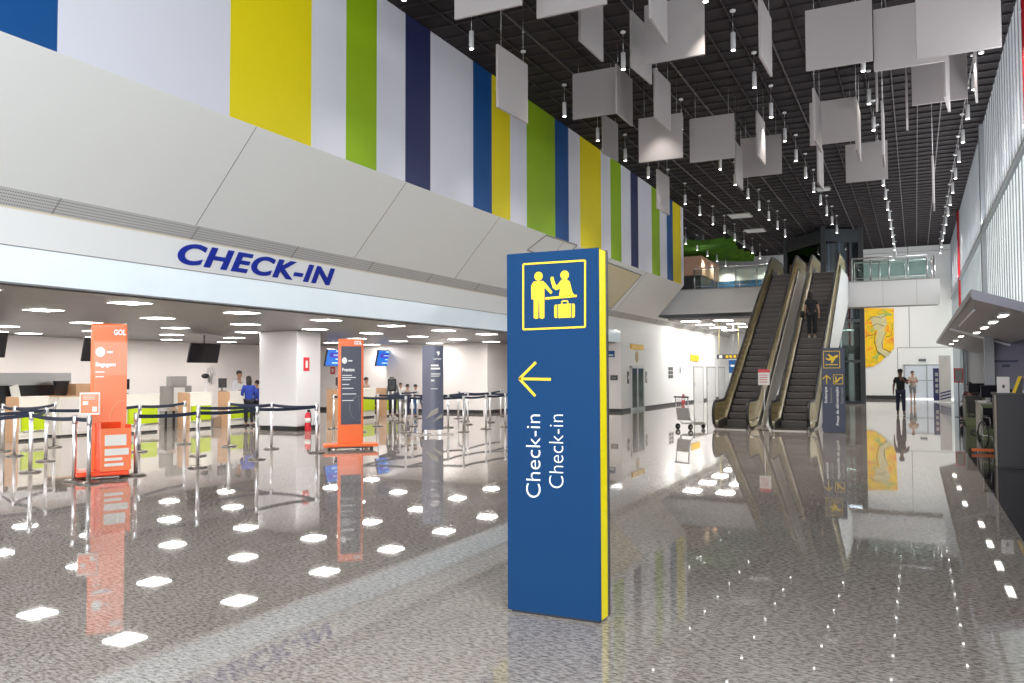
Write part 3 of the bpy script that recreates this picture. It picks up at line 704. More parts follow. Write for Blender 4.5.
mb.build('beige_shape', None, t, world=True)
mb = MB().use(LN)
for pts in ([(-2.8, 5.1), (-2.4, 5.4), (-2.0, 5.25), (-1.6, 5.45)], [(-2.3, 4.4), (-2.4, 3.8), (-2.25, 3.1), (-1.75, 2.7)], [(-1.7, 4.3), (-1.95, 3.7), (-1.9, 3.25), (-1.4, 3.0)], [(-2.9, 4.1), (-2.5, 4.15), (-2.3, 4.3)], [(-1.7, 4.0), (-1.4, 4.1), (-1.3, 4.6)], [(-2.6, 4.7), (-2.2, 4.9), (-1.8, 4.7)]):
    mb.tube([(x, YF - .075, z) for x, z in pts], .018, 5)
mb.build('line_work', None, t, world=True)
# ================================================================== RIGHT WALL: canopy, pipes
def czt(X): return 3.34 - .34 * (X - 1.04)
t = thing('canopy', 'long grey tilted canopy above the shops along the right wall', 'canopy', (1.04, 18.5, 0))
mb = MB().use(CANM).prism([(1.04, 18.5, czt(1.04)), (2.75, 18.5, czt(2.75)), (2.75, 18.5, czt(2.75) - .10), (1.04, 18.5, czt(1.04) - .10)], (0, 12.4, 0))
mb.prism([(1.04, 31.1, czt(1.04)), (2.75, 31.1, czt(2.75)), (2.75, 31.1, czt(2.75) - .1), (1.04, 31.1, czt(1.04) - .1)], (0, 17.5, 0)); mb.build('roof_plate', None, t, world=True)
MB().prism([(1.02, 18.44, czt(1.04) + .03), (2.75, 18.44, czt(2.75) + .03), (2.75, 18.44, czt(2.75) - .16), (1.02, 18.44, czt(1.04) - .16)], (0, .06, 0)).build('front_fascia', mat('canopy_fascia', (.30, .29, .36), .4), t, world=True)
MB().box(1.0, 1.04, 18.5, 48.6, czt(1.04) - .12, czt(1.04) + .03).build('edge_trim', CANM, t, world=True)
MB().obox((1.9, 31, czt(1.9) - .16), (.86, 0, -.29), (0, .08, 0), (.01, 0, .03)).build('bracket', WHITE, t, world=True)
for k, yy in enumerate((20.6, 23.2, 26.0, 29.2, 34, 38.5, 43)):
    l = thing('canopy_light', 'bright strip light under the canopy, %s from the front' % ORD[k], 'lamp', (1.72 if k < 4 else 1.5, yy, czt(1.72 if k < 4 else 1.5) - .155), 0, 'strip lights under the canopy')
    MB().box(-.09, .09, -.5, .5, 0, .05).build('housing', LAMPB, l); MB().box(-.07, .07, -.46, .46, -.012, 0).build('diffuser', mat('strip_glow', (1, 1, 1), .3, emit=5, ecol=(1, .93, .85)), l)
t = thing('tube_light', 'unlit long tube light along the inner canopy edge', 'lamp', (1.2, 24, czt(1.2) - .16)); MB().tube([(0, -3, 0), (0, 4, 0)], .03, 8).build('tube', LAMPB, t); MB().box(-.03, .03, -2.9, 3.9, .02, .07).build('housing', GREYP, t)
for yy, lab in ((46.55, 'far red fire pipe running up the right wall'), (18.6, 'near red fire pipe at the top right of the wall')):
    t = thing('fire_pipe', lab, 'pipe', (XR - .09, yy, 3.2)); MB().tube([(0, 0, 0), (0, 0, CE - 3.2)], .055, 10).build('pipe', RED, t)
    for z in (1, 3.3, 5.6): MB().box(-.08, .09, -.02, .02, z, z + .05).build('clamp', MUL, t)
# ================================================================== CHECK-IN COUNTERS
def counter(label, xf, y0, y1, wood=True):
    t = thing('checkin_counter', label, 'counter', (xf, y0, 0), 0, 'check-in counters'); L = y1 - y0
    MB().box(-.42, -.02, .03, L - .03, .06, 1.12).build('carcass', CWHITE, t)
    MB().box(-.45, .04, 0, L, 1.12, 1.17, .004).build('top', CWHITE, t)
    MB().box(-.46, .02, -.03, .02, 0, 1.17).build('end_panel', WOOD if wood else CWHITE, t)
    MB().box(-.02, .03, .02, L - .02, .74, 1.12).build('upper_front', CWHITE, t)
    MB().box(-.02, .05, .10, L - .08, .26, .74, .006).build('front_panel', LIME, t)['label'] = 'lime green front panel'
    MB().box(-.02, .0, .03, L - .03, .06, .26).build('lower_front', CWHITE, t)
    MB().box(-.4, .0, .06, L - .05, 0, .06).build('plinth', BASEB, t)
    MB().tube([(.10, .1, .27), (.10, L - .05, .27)], .02, 6).build('bumper_rail', STEEL, t)
    for yy in (.25, L - .25): MB().box(.0, .1, yy - .012, yy + .012, .26, .28).build('rail_bracket', STEEL, t)
    return t
CT = [('first counter from the left with cream top below the steel hood', -21.0, 13.35, 14.75), ('cream and lime counter just right of the near orange totem', -20.7, 16.2, 17.55), ('cream and lime counter behind the fan, left of the grey scale', -20.5, 18.2, 19.45),
      ('cream and lime counter served by the clerk in a white shirt', -20.3, 20.1, 21.35), ('counter with wooden end behind the slate faced orange totem', -19.6, 24.75, 27.2), ('counter with wooden end beside the traveller with backpack', -19.4, 27.7, 29.4)]
for c, (u, v) in zip(CT, ((18, 48.5), (125, 159), (189, 212), (229, 251), (337, 375), (386, 404))): counter(c[0], c[1], on_x(u, 400, c[1]).y, on_x(v, 400, c[1]).y)
def monitor(label, x, y, z, rz, group=None, sc=1.):
    t = thing('monitor', label, 'monitor', (x, y, z), rz, group)
    MB().box(-.12, .12, -.08, .08, 0, .015).build('foot', BLACKP, t); MB().tube([(0, .02, .01), (0, .02, .2)], .02, 6).build('stand', BLACKP, t)
    MB().box(-.25, .25, -.02, .02, .12, .44, .008).build('casing', BLACKP, t); MB().box(-.23, .23, -.024, -.02, .14, .42).build('screen', SCR, t)
for i, (x, y) in enumerate(((-21.5, 16.9), (-21.1, 20.4), (-20.2, 25.4), (-20.0, 28.7))): monitor(['small monitor on the counter right of the near orange totem', 'small monitor in front of the clerk in a white shirt', 'small monitor on the counter behind the slate faced totem', 'small monitor on the counter near the backpack traveller'][i], x + .25, y, 1.17, PI / 2 + .3, 'counter monitors')
# steel hood booth at far left
p = on_x(20, 385, -22.6)
t = thing('steel_hood', 'steel hooded dark screening booth behind the leftmost counter', 'booth', (-22.6, p.y, 0))
MB().box(-.5, .3, -1.6, 1.35, 1.45, 1.8, .01).build('hood', STEEL, t); MB().box(-.5, .2, -1.5, 1.1, .9, 1.45).build('dark_opening', BLACKP, t); MB().box(-.5, .3, -1.6, 1.35, 0, .9).build('base_cabinet', GREYP, t)
MB().obox((.33, -.35, 1.28), (.01, 0, .002), (0, .12, .03), (0, -.04, .17)).build('hanging_paper', PAPER, t)
MB().box(.2, .3, 1.1, 1.3, .9, 1.45).build('side_post', CWHITE, t)
# bin / box behind
p = on_x(68, 400, -21.9); t = thing('cardboard_box', 'brown carton beside a dark bin on the cabinet near the near totem', 'box', (-21.9, p.y + .1, 1.15)); MB().box(-.2, .2, 0, .5, 0, .33).build('carton', WOOD, t); MB().box(-.21, .21, .22, .27, .331, .335).build('tape', PAPER, t)
t = thing('waste_bin', 'black open bin on the cabinet beside the brown carton', 'bin', (-21.9, p.y - .22, 1.15)); MB().lathe((0, 0, 0), [(.15, 0), (.2, .38), (.21, .4)], 14).build('body', BLACKP, t); MB().lathe((0, 0, .4), [(.21, 0), (.215, .02)], 14).build('rim', BLACKP, t)
t = thing('cabinet', 'low cream cabinet between the leftmost counter and the near totem', 'cabinet', (-21.9, p.y - .5, 0)); MB().box(-.35, .35, 0, 1.9, .05, 1.12).build('body', CWHITE, t); MB().box(-.37, .37, -.02, 1.92, 1.12, 1.15).build('top', WOOD, t); MB().box(.35, .37, .05, .9, .1, 1.05).build('door', CREAM, t); MB().box(.35, .37, .98, 1.85, .1, 1.05).build('door', CREAM, t)
MB().box(-.33, .33, .02, 1.88, 0, .05).build('plinth', BASEB, t)
# baggage scale between counters C and D
t = thing('baggage_scale', 'grey steel baggage scale and belt between two lime counters', 'scale', (-20.7, on_x(220, 400, -20.5).y, 0))
MB().box(-1.8, .1, -.17, .17, 0, .35, .01).build('belt_bed', STEEL, t); mb = MB().use(GREYP)
for k in range(6): mb.box(-1.7 + k * .29, -1.5 + k * .29, -.16, .16, .35, .37)
mb.build('belt', None, t); MB().box(-1.9, -1.75, -.6, .6, 0, 1.35).build('belt_portal', GREYP, t); MB().box(-1.95, -1.7, -.3, .35, 1.35, 1.68, .01).build('display_housing', GREYP, t); MB().box(-1.7, -1.68, -.2, .25, .55, 1.3).build('curtain', PAPER, t)
t = thing('baggage_scale', 'low steel baggage scale between the wooden ended counters', 'scale', (-20.0, on_x(378.5, 400, -19.5).y, 0)); MB().box(-1.4, .1, -.18, .18, 0, .35, .01).build('belt_bed', STEEL, t); MB().box(-1.3, .05, -.16, .16, .35, .37).build('belt', GREYP, t)
t = thing('baggage_scale', 'steel conveyor with dark frame left of the fan', 'scale', (-20.8, on_x(174, 400, -20.8).y, 0)); MB().box(-1.4, -.1, -.2, .2, .6, .72).build('belt_bed', STEEL, t); mb = MB().use(BLACKP)
for a in (-1.3, -.2):
    for b in (-.15, .15): mb.box(a, a + .05, b - .025, b + .025, 0, .6)
mb.build('frame', None, t); MB().box(-1.35, -.15, -.18, .18, .72, .735).build('belt', BLACKP, t)
# fan
t = thing('pedestal_fan', 'grey caged pedestal fan turned sideways above the counters', 'fan', (-22.2, on_x(206, 375, -22.2).y, 0), -.5)
MB().lathe((0, 0, 0), [(.25, 0), (.24, .03), (.03, .05)], 16).build('base', GREYP, t); MB().tube([(0, 0, .04), (0, 0, 1.55)], .018, 8).build('pole', LAMPB, t)
MB().ball((0, -.02, 1.68), (.09, .14, .09), 10).build('motor', BLACKP, t)
mb = MB().use(STEEL)
for yy, r in ((.10, .30), (.17, .34), (.24, .30), (.26, .15)): mb.tube([(r * math.cos(k * PI / 12), yy, 1.68 + r * math.sin(k * PI / 12)) for k in range(25)], .006, 4, cap=False)
for k in range(20):
    a = k * PI / 10; c, s = math.cos(a), math.sin(a); mb.tube([(c * .05, .26, 1.68 + s * .05), (c * .3, .24, 1.68 + s * .3), (c * .34, .17, 1.68 + s * .34), (c * .3, .10, 1.68 + s * .3), (c * .06, .08, 1.68 + s * .06)], .003, 4)
mb.build('cage', None, t)
mb = MB().use(GREYP)
for k in range(3):
    a = k * 2 * PI / 3; u = Vector((math.cos(a), 0, math.sin(a))); w = Vector((-math.sin(a), .4, math.cos(a))) * .09
    mb.obox(Vector((0, .17, 1.68)) + u * .16, u * .12, w, Vector((0, .006, 0)))
mb.build('blades', None, t)
# hanging screens
def screen(label, px0, px1, pyt, pyb, X, on, lines=True, cut=None):
    a = on_x(px0, pyb, X); b = on_x(px1, pyb, X); zt = on_x((px0 + px1) / 2, pyt, X).z; L = abs(b.y - a.y); hh = zt - a.z
    t = thing('hanging_screen', label, 'screen', (X, (a.y + b.y) / 2, a.z), 0, 'screens hung over the counters')
    M_ = mat('screen_lit', (.01, .12, .5), .25, emit=.55, ecol=(.02, .22, .9), var=.1) if on else SCR
    tilt = .22; ax = Vector((math.sin(tilt), 0, math.cos(tilt))); nx = Vector((math.cos(tilt), 0, -math.sin(tilt)))
    c = ax * hh / 2
    MB().obox(c, nx * .03, (0, L / 2, 0), ax * hh / 2).build('casing', SCR, t)
    MB().obox(c + nx * .032, nx * .003, (0, L / 2 * .96, 0), ax * hh / 2 * .93).build('display', M_, t)
    if on:
        LT = mat('screen_light', (.5, .75, 1), .3, emit=.8, ecol=(.35, .7, 1)); DK = mat('screen_violet', (.05, .02, .4), .3, emit=.5, ecol=(.06, .03, .7))
        MB().obox(ax * hh * .66 + nx * .037, nx * .002, (0, L * .38, 0), ax * hh * .13).build('title_band', DK, t)
        mb = MB().use(LT)
        for k, (zz, w) in enumerate(((.42, .22), (.2, .33), (.9, .25))): mb.obox(ax * hh * zz + nx * .037 + Vector((0, L * .08, 0)), nx * .002, (0, L * w, 0), ax * hh * .035)
        mb.obox(ax * hh * .66 + nx * .040, nx * .002, (0, L * .25, 0), ax * hh * .03); mb.build('text_lines', None, t)
    MB().tube([ax * hh * .7 - nx * .03, Vector((ax.x * hh * .7 - .03, 0, ZC - a.z))], .025, 8).build('mount_pole', BLACKP, t)
screen('black hanging screen at the far left edge of the photo', -18, 4, 331, 357, -22, False)
screen('black hanging screen mostly behind the near orange totem', 81, 106, 337, 361, -22, False)
screen('black hanging screen above the pedestal fan', 187, 217, 343, 362.5, -22, False)
screen('blue lit hanging screen left of the slate faced totem', 324, 350, 349, 366, -22, True)
screen('blue lit hanging screen right of the slate faced totem', 375, 398, 350, 366, -22, True)
# safety signs and extinguishers
def wallbox(name, label, cat, lo, hi, m, inner=None):
    t = thing(name, label, cat, ((lo[0] + hi[0]) / 2, (lo[1] + hi[1]) / 2, lo[2])); MB().box(*[v for p in zip(lo, hi) for v in p]).build('plate', m, t, world=True); return t
p = on_x(306.5, 371, -16.87); t = wallbox('safety_sign', 'red and white fire sign on the white column', 'sign', (-16.88, p.y - .13, p.z), (-16.865, p.y + .13, p.z + .42), RED); MB().box(-16.865, -16.86, p.y - .05, p.y + .05, p.z + .1, p.z + .32).build('symbol', PAPER, t, world=True)
p = on_y(332.5, 374, 31.48); t = wallbox('safety_sign', 'small red sign on the cream wall left of the slate totem', 'sign', (p.x - .13, 31.485, p.z), (p.x + .13, 31.5, p.z + .34), RED); MB().box(p.x - .05, p.x + .05, 31.478, 31.485, p.z + .08, p.z + .26).build('symbol', PAPER, t, world=True)
def extinguisher(label, x, y, h=.62):
    t = thing('fire_extinguisher', label, 'fire extinguisher', (x, y, 0)); k = h / .62
    MB().lathe((0, 0, 0), [(.08 * k, 0), (.085 * k, .02), (.085 * k, .40 * k), (.06 * k, .47 * k), (.02 * k, .49 * k)], 14).build('cylinder', RED, t)
    MB().box(-.02, .07, -.015, .015, .49 * k, .56 * k).build('valve', BLACKP, t); MB().tube([(0, 0, .52 * k), (.1 * k, -.02, .5 * k), (.12 * k, -.02, .3 * k), (.1 * k, -.02, .12 * k)], .012, 6).build('hose', BLACKP, t)
    MB().lathe((0, 0, .22 * k), [(.086 * k, 0), (.086 * k, .12 * k)], 14).build('paper_label', PAPER, t)
p = on_z(307, 428); extinguisher('red fire extinguisher standing beside the white column', -16.72, on_x(308, 428, -16.72).y, .72)
extinguisher('red fire extinguisher standing at the white lift lobby wall', -11.6, on_x(683, 402, -11.6).y, .62)
# dark louvred door
p0, p1 = on_y(501, 367, 35), on_y(511, 367, 35)
d = thing('door_2', None, None, (p0.x, 34.98, 0)); tag(d, 'dark brown louvred door at the end of the check-in hall', kind='structure')
mb = MB().use(mat('door_brown', (.07, .05, .045), .5)).box(0, .95, -.04, 0, 0, 2.05)
for k in range(18): mb.box(.06, .89, -.05, -.04, .1 + k * .1, .14 + k * .1)
mb.build('door_leaf', None, d); MB().box(-.06, 0, -.05, 0, 0, 2.1).box(.95, 1.01, -.05, 0, 0, 2.1).box(-.06, 1.01, -.05, 0, 2.05, 2.11).build('door_frame', MUL, d)

# ================================================================== LIFT LOBBY WALL
XL = XF
d = thing('lift_door', 'glazed double lift door with white frame under a yellow sign', 'lift door', (XL, 37.3, 0))
mb = MB().use(LAMPB)
for a, b in ((-1.02, -.9), (.9, 1.02)): mb.box(0, .06, a, b, 0, 2.05)
mb.box(0, .06, -1.02, 1.02, 1.95, 2.1).box(0, .05, -.05, .05, 0, 1.95); mb.build('frame', None, d)
for a in (-.9, .05): MB().box(.01, .03, a, a + .85, .12, 1.95).build('glass_leaf', mat('lift_glass', (.07, .07, .075), .12, var=.4, scale=2), d)
MB().box(0, .1, -.95, .95, 0, .12).build('sill', STEEL, d)
t = thing('lift_sign', 'yellow rectangular sign above the glazed lift door', 'sign', (XL, 37.3, 2.84)); MB().box(0, .06, -.93, .93, 0, .24).build('plate', mat('sign_amber', (.85, .50, .0), .5), t); MB().box(0, .03, -1.0, 1.0, .24, .27).build('bracket', STEEL, t)
t = thing('lift_badge', 'beige oval badge between the yellow sign and lift door', 'sign', (XL, 37.3, 2.2))
MB().prism([(0, .22 * math.cos(k * PI / 12), .29 + .27 * math.sin(k * PI / 12)) for k in range(24)], (.02, 0, 0)).build('oval_plate', mat('badge_beige', (.5, .42, .2), .5), t)
MB().prism([(.021, .10 * math.cos(k * PI / 12), .29 + .18 * math.sin(k * PI / 12)) for k in range(24)], (.005, 0, 0)).build('symbol', WOOD, t)
for y, lab in ((35.95, 'small dark call panel left of the lift door'), (38.75, 'small grey call panel right of the lift door')):
    t = thing('call_panel', lab, 'panel', (XL, y, 1.25)); MB().box(0, .03, -.1, .1, 0, .55).build('plate', GREYP if y > 37 else SIGNE, t); MB().box(.03, .036, -.04, .04, .2, .36).build('button', CHROME, t)
t = thing('poster', 'black and white poster grid on the white lobby wall', 'poster', (XL, 43.2, 1.42)); MB().box(0, .02, -.5, .5, 0, .66).build('board', PAPER, t)
mb = MB().use(SIGNE)
for i in range(2):
    for j in range(3): mb.box(.02, .024, -.46 + i * .48, -.04 + i * .48, .03 + j * .21, .2 + j * .21)
mb.build('pictures', None, t)
t = thing('wall_switch', 'small dark switch plate right of the poster', 'switch', (XL, 45.2, 1.7)); MB().box(0, .025, -.12, .12, 0, .35).build('plate', GREYP, t); MB().box(.025, .03, -.05, .05, .1, .25).build('rocker', SIGNE, t)
t = thing('lift_sign', 'smaller yellow sign farther along the lobby wall', 'sign', (XL, 48.5, 2.42)); MB().box(0, .06, -.95, .95, 0, .36).build('plate', MATS['sign_amber'], t); MB().box(0, .03, -1.0, 1.0, .36, .39).build('bracket', STEEL, t)
for k, (y0, y1) in enumerate(((48.2, 50.6), (51.6, 54.0), (55.0, 57.0))):
    d = thing('door_%d' % (k + 3), None, None, (XL, y0, 0)); tag(d, 'plain white door in the lobby wall, %s one' % ORD[k], kind='structure')
    MB().box(.001, .03, .06, y1 - y0 - .06, 0, 2.05).build('door_leaf', mat('door_white', (.66, .67, .68), .4), d); MB().box(0, .05, 0, .06, 0, 2.12).box(0, .05, y1 - y0 - .06, y1 - y0, 0, 2.12).box(0, .05, 0, y1 - y0, 2.05, 2.12).build('door_frame', GREYP, d)
    MB().box(.03, .08, .15, .19, .95, 1.15).build('door_handle', STEEL, d)
t = thing('wall_plaque', 'blue plaque on the wall just right of the tall sign', 'sign', (-12.25, 34.97, 2.45)); MB().box(-.16, .16, -.02, 0, 0, .28).build('plate', BLUE, t); MB().box(-.1, .1, -.026, -.02, .05, .12).build('white_mark', PAPER, t)
t = thing('wall_plaque', 'small dark plaque on the wall just right of the tall sign', 'sign', (-12.12, 34.97, 1.42)); MB().box(-.17, .17, -.02, 0, 0, .22).build('plate', SIGNE, t); MB().box(-.1, .1, -.026, -.02, .08, .12).build('grey_mark', GREYP, t)
# overhead sign under the mezzanine
a, b = on_y(717, 359, 44), on_y(741, 355, 44)
t = thing('overhead_sign', 'dark hanging sign with yellow marks left of the escalators', 'sign', ((a.x + b.x) / 2, 44, a.z)); w = (b.x - a.x) / 2; h = .24
MB().box(-w, w, -.04, .04, 0, h).build('sign_box', SIGNE, t)
mb = MB().use(ICONY)
for k in range(4): mb.box(-w * .25 + k * .2, -w * .25 + k * .2 + .13, -.046, -.04, .06, .18)
mb.build('yellow_marks', None, t); MB().box(-w * .8, -w * .55, -.046, -.04, .05, .19).build('symbol', PAPER, t)
for s in (-.8, .8): MB().tube([(w * s, 0, h), (w * s, 0, 4.45 - a.z)], .02, 6).build('hanging_rod', mat('rod_yellow', (.7, .6, .25), .4), t)
a, b = on_y(729, 373, 46), on_y(738, 360, 46); t = thing('banner', 'blue hanging banner behind the left escalator', 'banner', ((a.x + b.x) / 2, 46, a.z)); w = (b.x - a.x) / 2
MB().box(-w, w, -.015, .015, 0, b.z - a.z).build('cloth', BLUE, t); MB().box(-w * .6, w * .6, -.02, -.015, .35, .45).build('white_mark', PAPER, t); MB().tube([(0, 0, b.z - a.z), (0, 0, 4.45 - a.z)], .01, 5).build('hanging_wire', STEEL, t)

# ================================================================== STANCHIONS
base_me = MB().lathe((0, 0, 0), [(.175, 0), (.178, .012), (.16, .03), (.05, .042)], 20).mesh('base', DSTEEL)
ring_me = MB().lathe((0, 0, 0), [(.18, 0), (.181, .008)], 20).mesh('base_ring', BLACKP)
post_me = MB().tube([(0, 0, .04), (0, 0, .94)], .034, 12).mesh('post', CHROME)
head_me = MB().lathe((0, 0, .94), [(.04, 0), (.042, .03), (.042, .12), (.036, .14)], 12).mesh('belt_head', STEEL)
NST = 0
def stanchion(p, label, to=None):
    global NST
    t = thing('stanchion', label, 'queue post', (p[0], p[1], 0), 0, 'queue posts with dark belts'); NST += 1
    for n, me in (('base', base_me), ('base_ring', ring_me), ('post', post_me), ('belt_head', head_me)):
        o = bpy.data.objects.new(n, me); COL.objects.link(o); o.parent = t
    if to:
        d = Vector((to[0] - p[0], to[1] - p[1], 0)); L = d.length; u = d / L
        pts = [u * .035 + (d - u * .07) * (k / 8) + Vector((0, 0, 1.02 - .05 * (1 - (2 * k / 8 - 1) ** 2) * min(1, L / 3))) for k in range(9)]
        MB().ribbon(pts, .065, .004).build('belt', BELT, t)
ST = dict(a=(-17.41, 11.15), b=(-14.26, 9.43), c=(-15.79, 10.76), d=(-18.66, 12.92), e=(-12.45, 8.98), f=(-11.93, 8.86), g=(-18.73, 11.71), h=(-12.15, 9.92), h2=(-15.74, 12.94), i=(-16.42, 14.82), j=(-12.08, 11.22), j2=(-13.79, 12.82), k=(-14.9, 14.8), l=(-12.12, 12.8), m=(-13.49, 14.72), n=(-11.9, 14.4),
          o=(-14.98, 20.15), p=(-16.1, 22.59), q=(-17.45, 25.43), r=(-13.59, 20.48), s=(-14.98, 22.95), t=(-17.34, 26.93), u=(-13.55, 22.86), v=(-14.67, 25.93), w=(-13.73, 24.46), x=(-12.14, 22.8), y=(-13.55, 25.75), z=(-12.08, 24.03), z1=(-15.01, 29.46), aa=(-14.3, 7.4), bb=(-16.0, 8.6), cc=(-18.6, 10.0), dd=(-12.15, 21.4), ee=(-16.6, 20.9), ff=(-15.9, 27.6), gg=(-12.3, 26.2), hh=(-16.3, 24.2), kk=(-13.5, 28.2))
NX = dict(e='f', b='e', aa='b', bb='c', cc='g', c='b', a='c', g='a', d='a', h='j', j='l', l='n', h2='c', j2='j', m='j2', i='h2', k='m', n='m', o='r', r='dd', dd='x', x='z', u='r', w='u', y='w', s='o', v='s', p='s', hh='p', q='hh', t='q', z1='v', z='gg', ff='v', gg='y', ee='o', kk='y')
SL = dict(a='fourth post in from the left edge, slim and far', b='second tall near post at the left, left of the near totem', c='third post from the left, between two belts', d='far slim post left of the near totem', e='near chrome post standing left of the notice post', f='near post carrying the orange notice', g='far post cut by the left photo edge', h='near post just right of the near orange totem',
          h2='far post right behind the near totem', i='slim post in front of the counter behind the fan', j='tall post below the hanging black screen', j2='post right behind the tall post below the black screen', k='slim post before the clerks counter', l='tall post left of the white column', m='slim post at the left edge of the white column', n='post at the right edge of the white column', o='post just right of the slate faced totem',
          p='post between slate totem and backpack traveller', q='far post before the backpack traveller', r='post in the near row right of the backpack traveller', s='post behind the near row, left of the grey totem', t='far post beside the beige jacket traveller', u='post just right of the grey totem', v='far middle post right of the grey totem', w='post in the middle of the far queue', x='nearest post between grey totem and tall sign', y='far post left of the tall sign', z='post next to the left edge of the tall sign', z1='farthest post by the cream wall corner',
          aa='post beyond the left edge, near row', bb='post beyond the left edge, middle row', cc='post beyond the left edge, far row', dd='post hidden behind the grey totem', ee='post left of the slate faced totem, far', ff='far back row post of the right queue', gg='post hidden behind the tall sign', hh='far post behind the backpack traveller', kk='last post behind the tall sign')
for k_ in ST: stanchion(ST[k_], SL[k_], ST[NX[k_]] if k_ in NX else None)
x, y = ST['f']
t = thing('notice_board', 'small white and orange notice on top of the near queue post', 'sign', (x, y, 1.08), .7)
MB().box(-.01, .01, -.01, .01, 0, .04).build('clip', STEEL, t); MB().box(-.15, .15, -.012, .012, .02, .38, .004).build('board', PAPER, t); MB().box(-.13, .13, -.016, -.012, .05, .35).build('print', ORPLATE, t)
mb = MB().use(PAPER); mb.box(-.1, -.02, -.02, -.016, .18, .24).box(.04, .11, -.02, -.016, .07, .15)
for k in range(3): mb.box(-.1, .08, -.02, -.016, .27 + k * .025, .277 + k * .025)
mb.build('print_details', None, t)

# ================================================================== TOTEMS
def rbox(w, d, h, m, bev=.03): return MB().use(m).box(-w / 2, w / 2, -d / 2, d / 2, 0, h, bev)
def bars(mb, x0, rows, y, hh=.018):
    for z, w in rows: mb.box(x0, x0 + w, y - .003, y, z, z + hh)
# near orange totem
t = thing('airline_totem', 'near orange totem with Bagagem lettering and a red box at its foot', 'totem', (-12.40, 9.56, 0), 1.0)
MB().box(-.50, .30, -.38, .2, .06, .14, .02).build('base_tray', ORANGER, t)
MB().box(-.28, .28, -.06, .06, .12, 2.62, .03).build('body', ORANGE, t)
MB().box(-.235, .275, -.066, -.06, .6, 2.3, .002).build('face_panel', ORPLATE, t)
o = text('lettering', 'GOL', .13, TXTW, t, (0, 0, 0), bold=.006); fit(o, .06, .25, 2.42, 2.52, -.066)
o = text('lettering', 'Bagagem', .1, TXTW, t, (0, 0, 0), bold=.004); fit(o, -.21, .10, 1.86, 1.96, -.07)
mb = MB().use(TXTW).prism([(-.14 + .075 * math.cos(k * PI / 10), -.07, 2.13 + .085 * math.sin(k * PI / 10)) for k in range(20)], (0, .004, 0)); mb.build('round_logo', None, t)
mb = MB().use(TXTW); mb.box(-.04, .05, -.07, -.066, 2.11, 2.145); bars(mb, -.21, ((1.78, .14), (1.70, .13)), -.066); mb.build('small_print', None, t)
mb = MB().use(mat('totem_line', (.95, .45, .25), .4)).tube([(.24 - .22 * math.cos(k * PI / 12), -.068, .95 + .35 * math.sin(k * PI / 12)) for k in range(7)], .006, 5); mb.build('curved_line', None, t)
for a in (-.4, .2): MB().use(BLACKP).tube([(a, -.2, .03), (a + .04, -.2, .03)], .03, 10).build('castor', None, t)
for a in (-.4, .2): MB().use(BLACKP).tube([(a, .12, .03), (a + .04, .12, .03)], .03, 10).build('castor', None, t)
MB().box(-.4, .24, -.2, .15, .03, .07).build('chassis', SIGNE, t)
q = thing('brochure_box', 'open red orange baggage sizer box on the tray of the near totem', 'box', tuple(Matrix.Translation(t.location) @ Matrix.Rotation(1.0, 4, 'Z') @ Vector((.07, -.27, .14))), 1.2)
mb = MB().use(ORANGER); w, dd, h = .24, .11, .80
mb.box(-w, -w + .015, -dd, dd + .08, 0, h).box(w - .015, w, -dd, dd + .08, 0, h - .04).box(-w, w, dd + .065, dd + .08, 0, h).box(-w, w, -dd, dd + .08, 0, .015); mb.build('shell', None, q)
MB().box(-w, w, -dd - .012, -dd, 0, h - .09).build('front_plate', ORPLATE, q)
mb = MB().use(PAPER)
for z0, z1, a in ((.42, .60, .17), (.26, .37, .19), (.17, .22, .14), (.08, .13, .15)): mb.box(-.18, -.18 + 2 * a, -dd - .016, -dd - .012, z0, z1)
mb.build('white_print', None, q)
# slate faced orange totem
t = thing('airline_totem', 'orange totem with slate face and Premium lettering', 'totem', (-11.78, 15.45, 0), .74)
MB().box(-.62, .62, -.25, .25, .07, .14, .02).build('base_tray', ORANGE, t); MB().box(-.29, .29, -.07, .07, .12, 2.56, .03).build('body', ORANGE, t)
MB().box(-.225, .235, -.078, -.07, .58, 2.38).build('face_panel', SLATE, t)
o = text('lettering', 'GOL', .13, TXTW, t, (0, 0, 0), bold=.006); fit(o, .07, .25, 2.42, 2.51, -.076)
o = text('lettering', 'Premium', .1, TXTW, t, (0, 0, 0), bold=.004); fit(o, -.2, .08, 1.80, 1.88, -.082)
mb = MB().use(TXTW).prism([(-.15 + .06 * math.cos(k * PI / 10), -.083, 2.05 + .075 * math.sin(k * PI / 10)) for k in range(20)], (0, .005, 0)); mb.build('round_logo', None, t)
mb = MB().use(TXTW); mb.box(-.06, .03, -.081, -.078, 2.03, 2.06); bars(mb, -.2, ((1.70, .22), (1.65, .31), (1.60, .2), (1.49, .16), (1.40, .26), (1.27, .32), (1.12, .26)), -.078); mb.build('small_print', None, t)
MB().use(GREYP).tube([(.23 - .26 * math.cos(k * PI / 12 - 1), -.08, .95 + .3 * math.sin(k * PI / 12 - 1)) for k in range(24) if .23 - .26 * math.cos(k * PI / 12 - 1) < .235], .004, 5).build('curved_line', None, t)
for a in (-.5, .46):
    for b in (-.17, .17): MB().use(BLACKP).tube([(a, b, .035), (a + .04, b, .035)], .035, 10).build('castor', None, t)
MB().box(-.5, .5, -.2, .2, .04, .08).build('chassis', SIGNE, t)
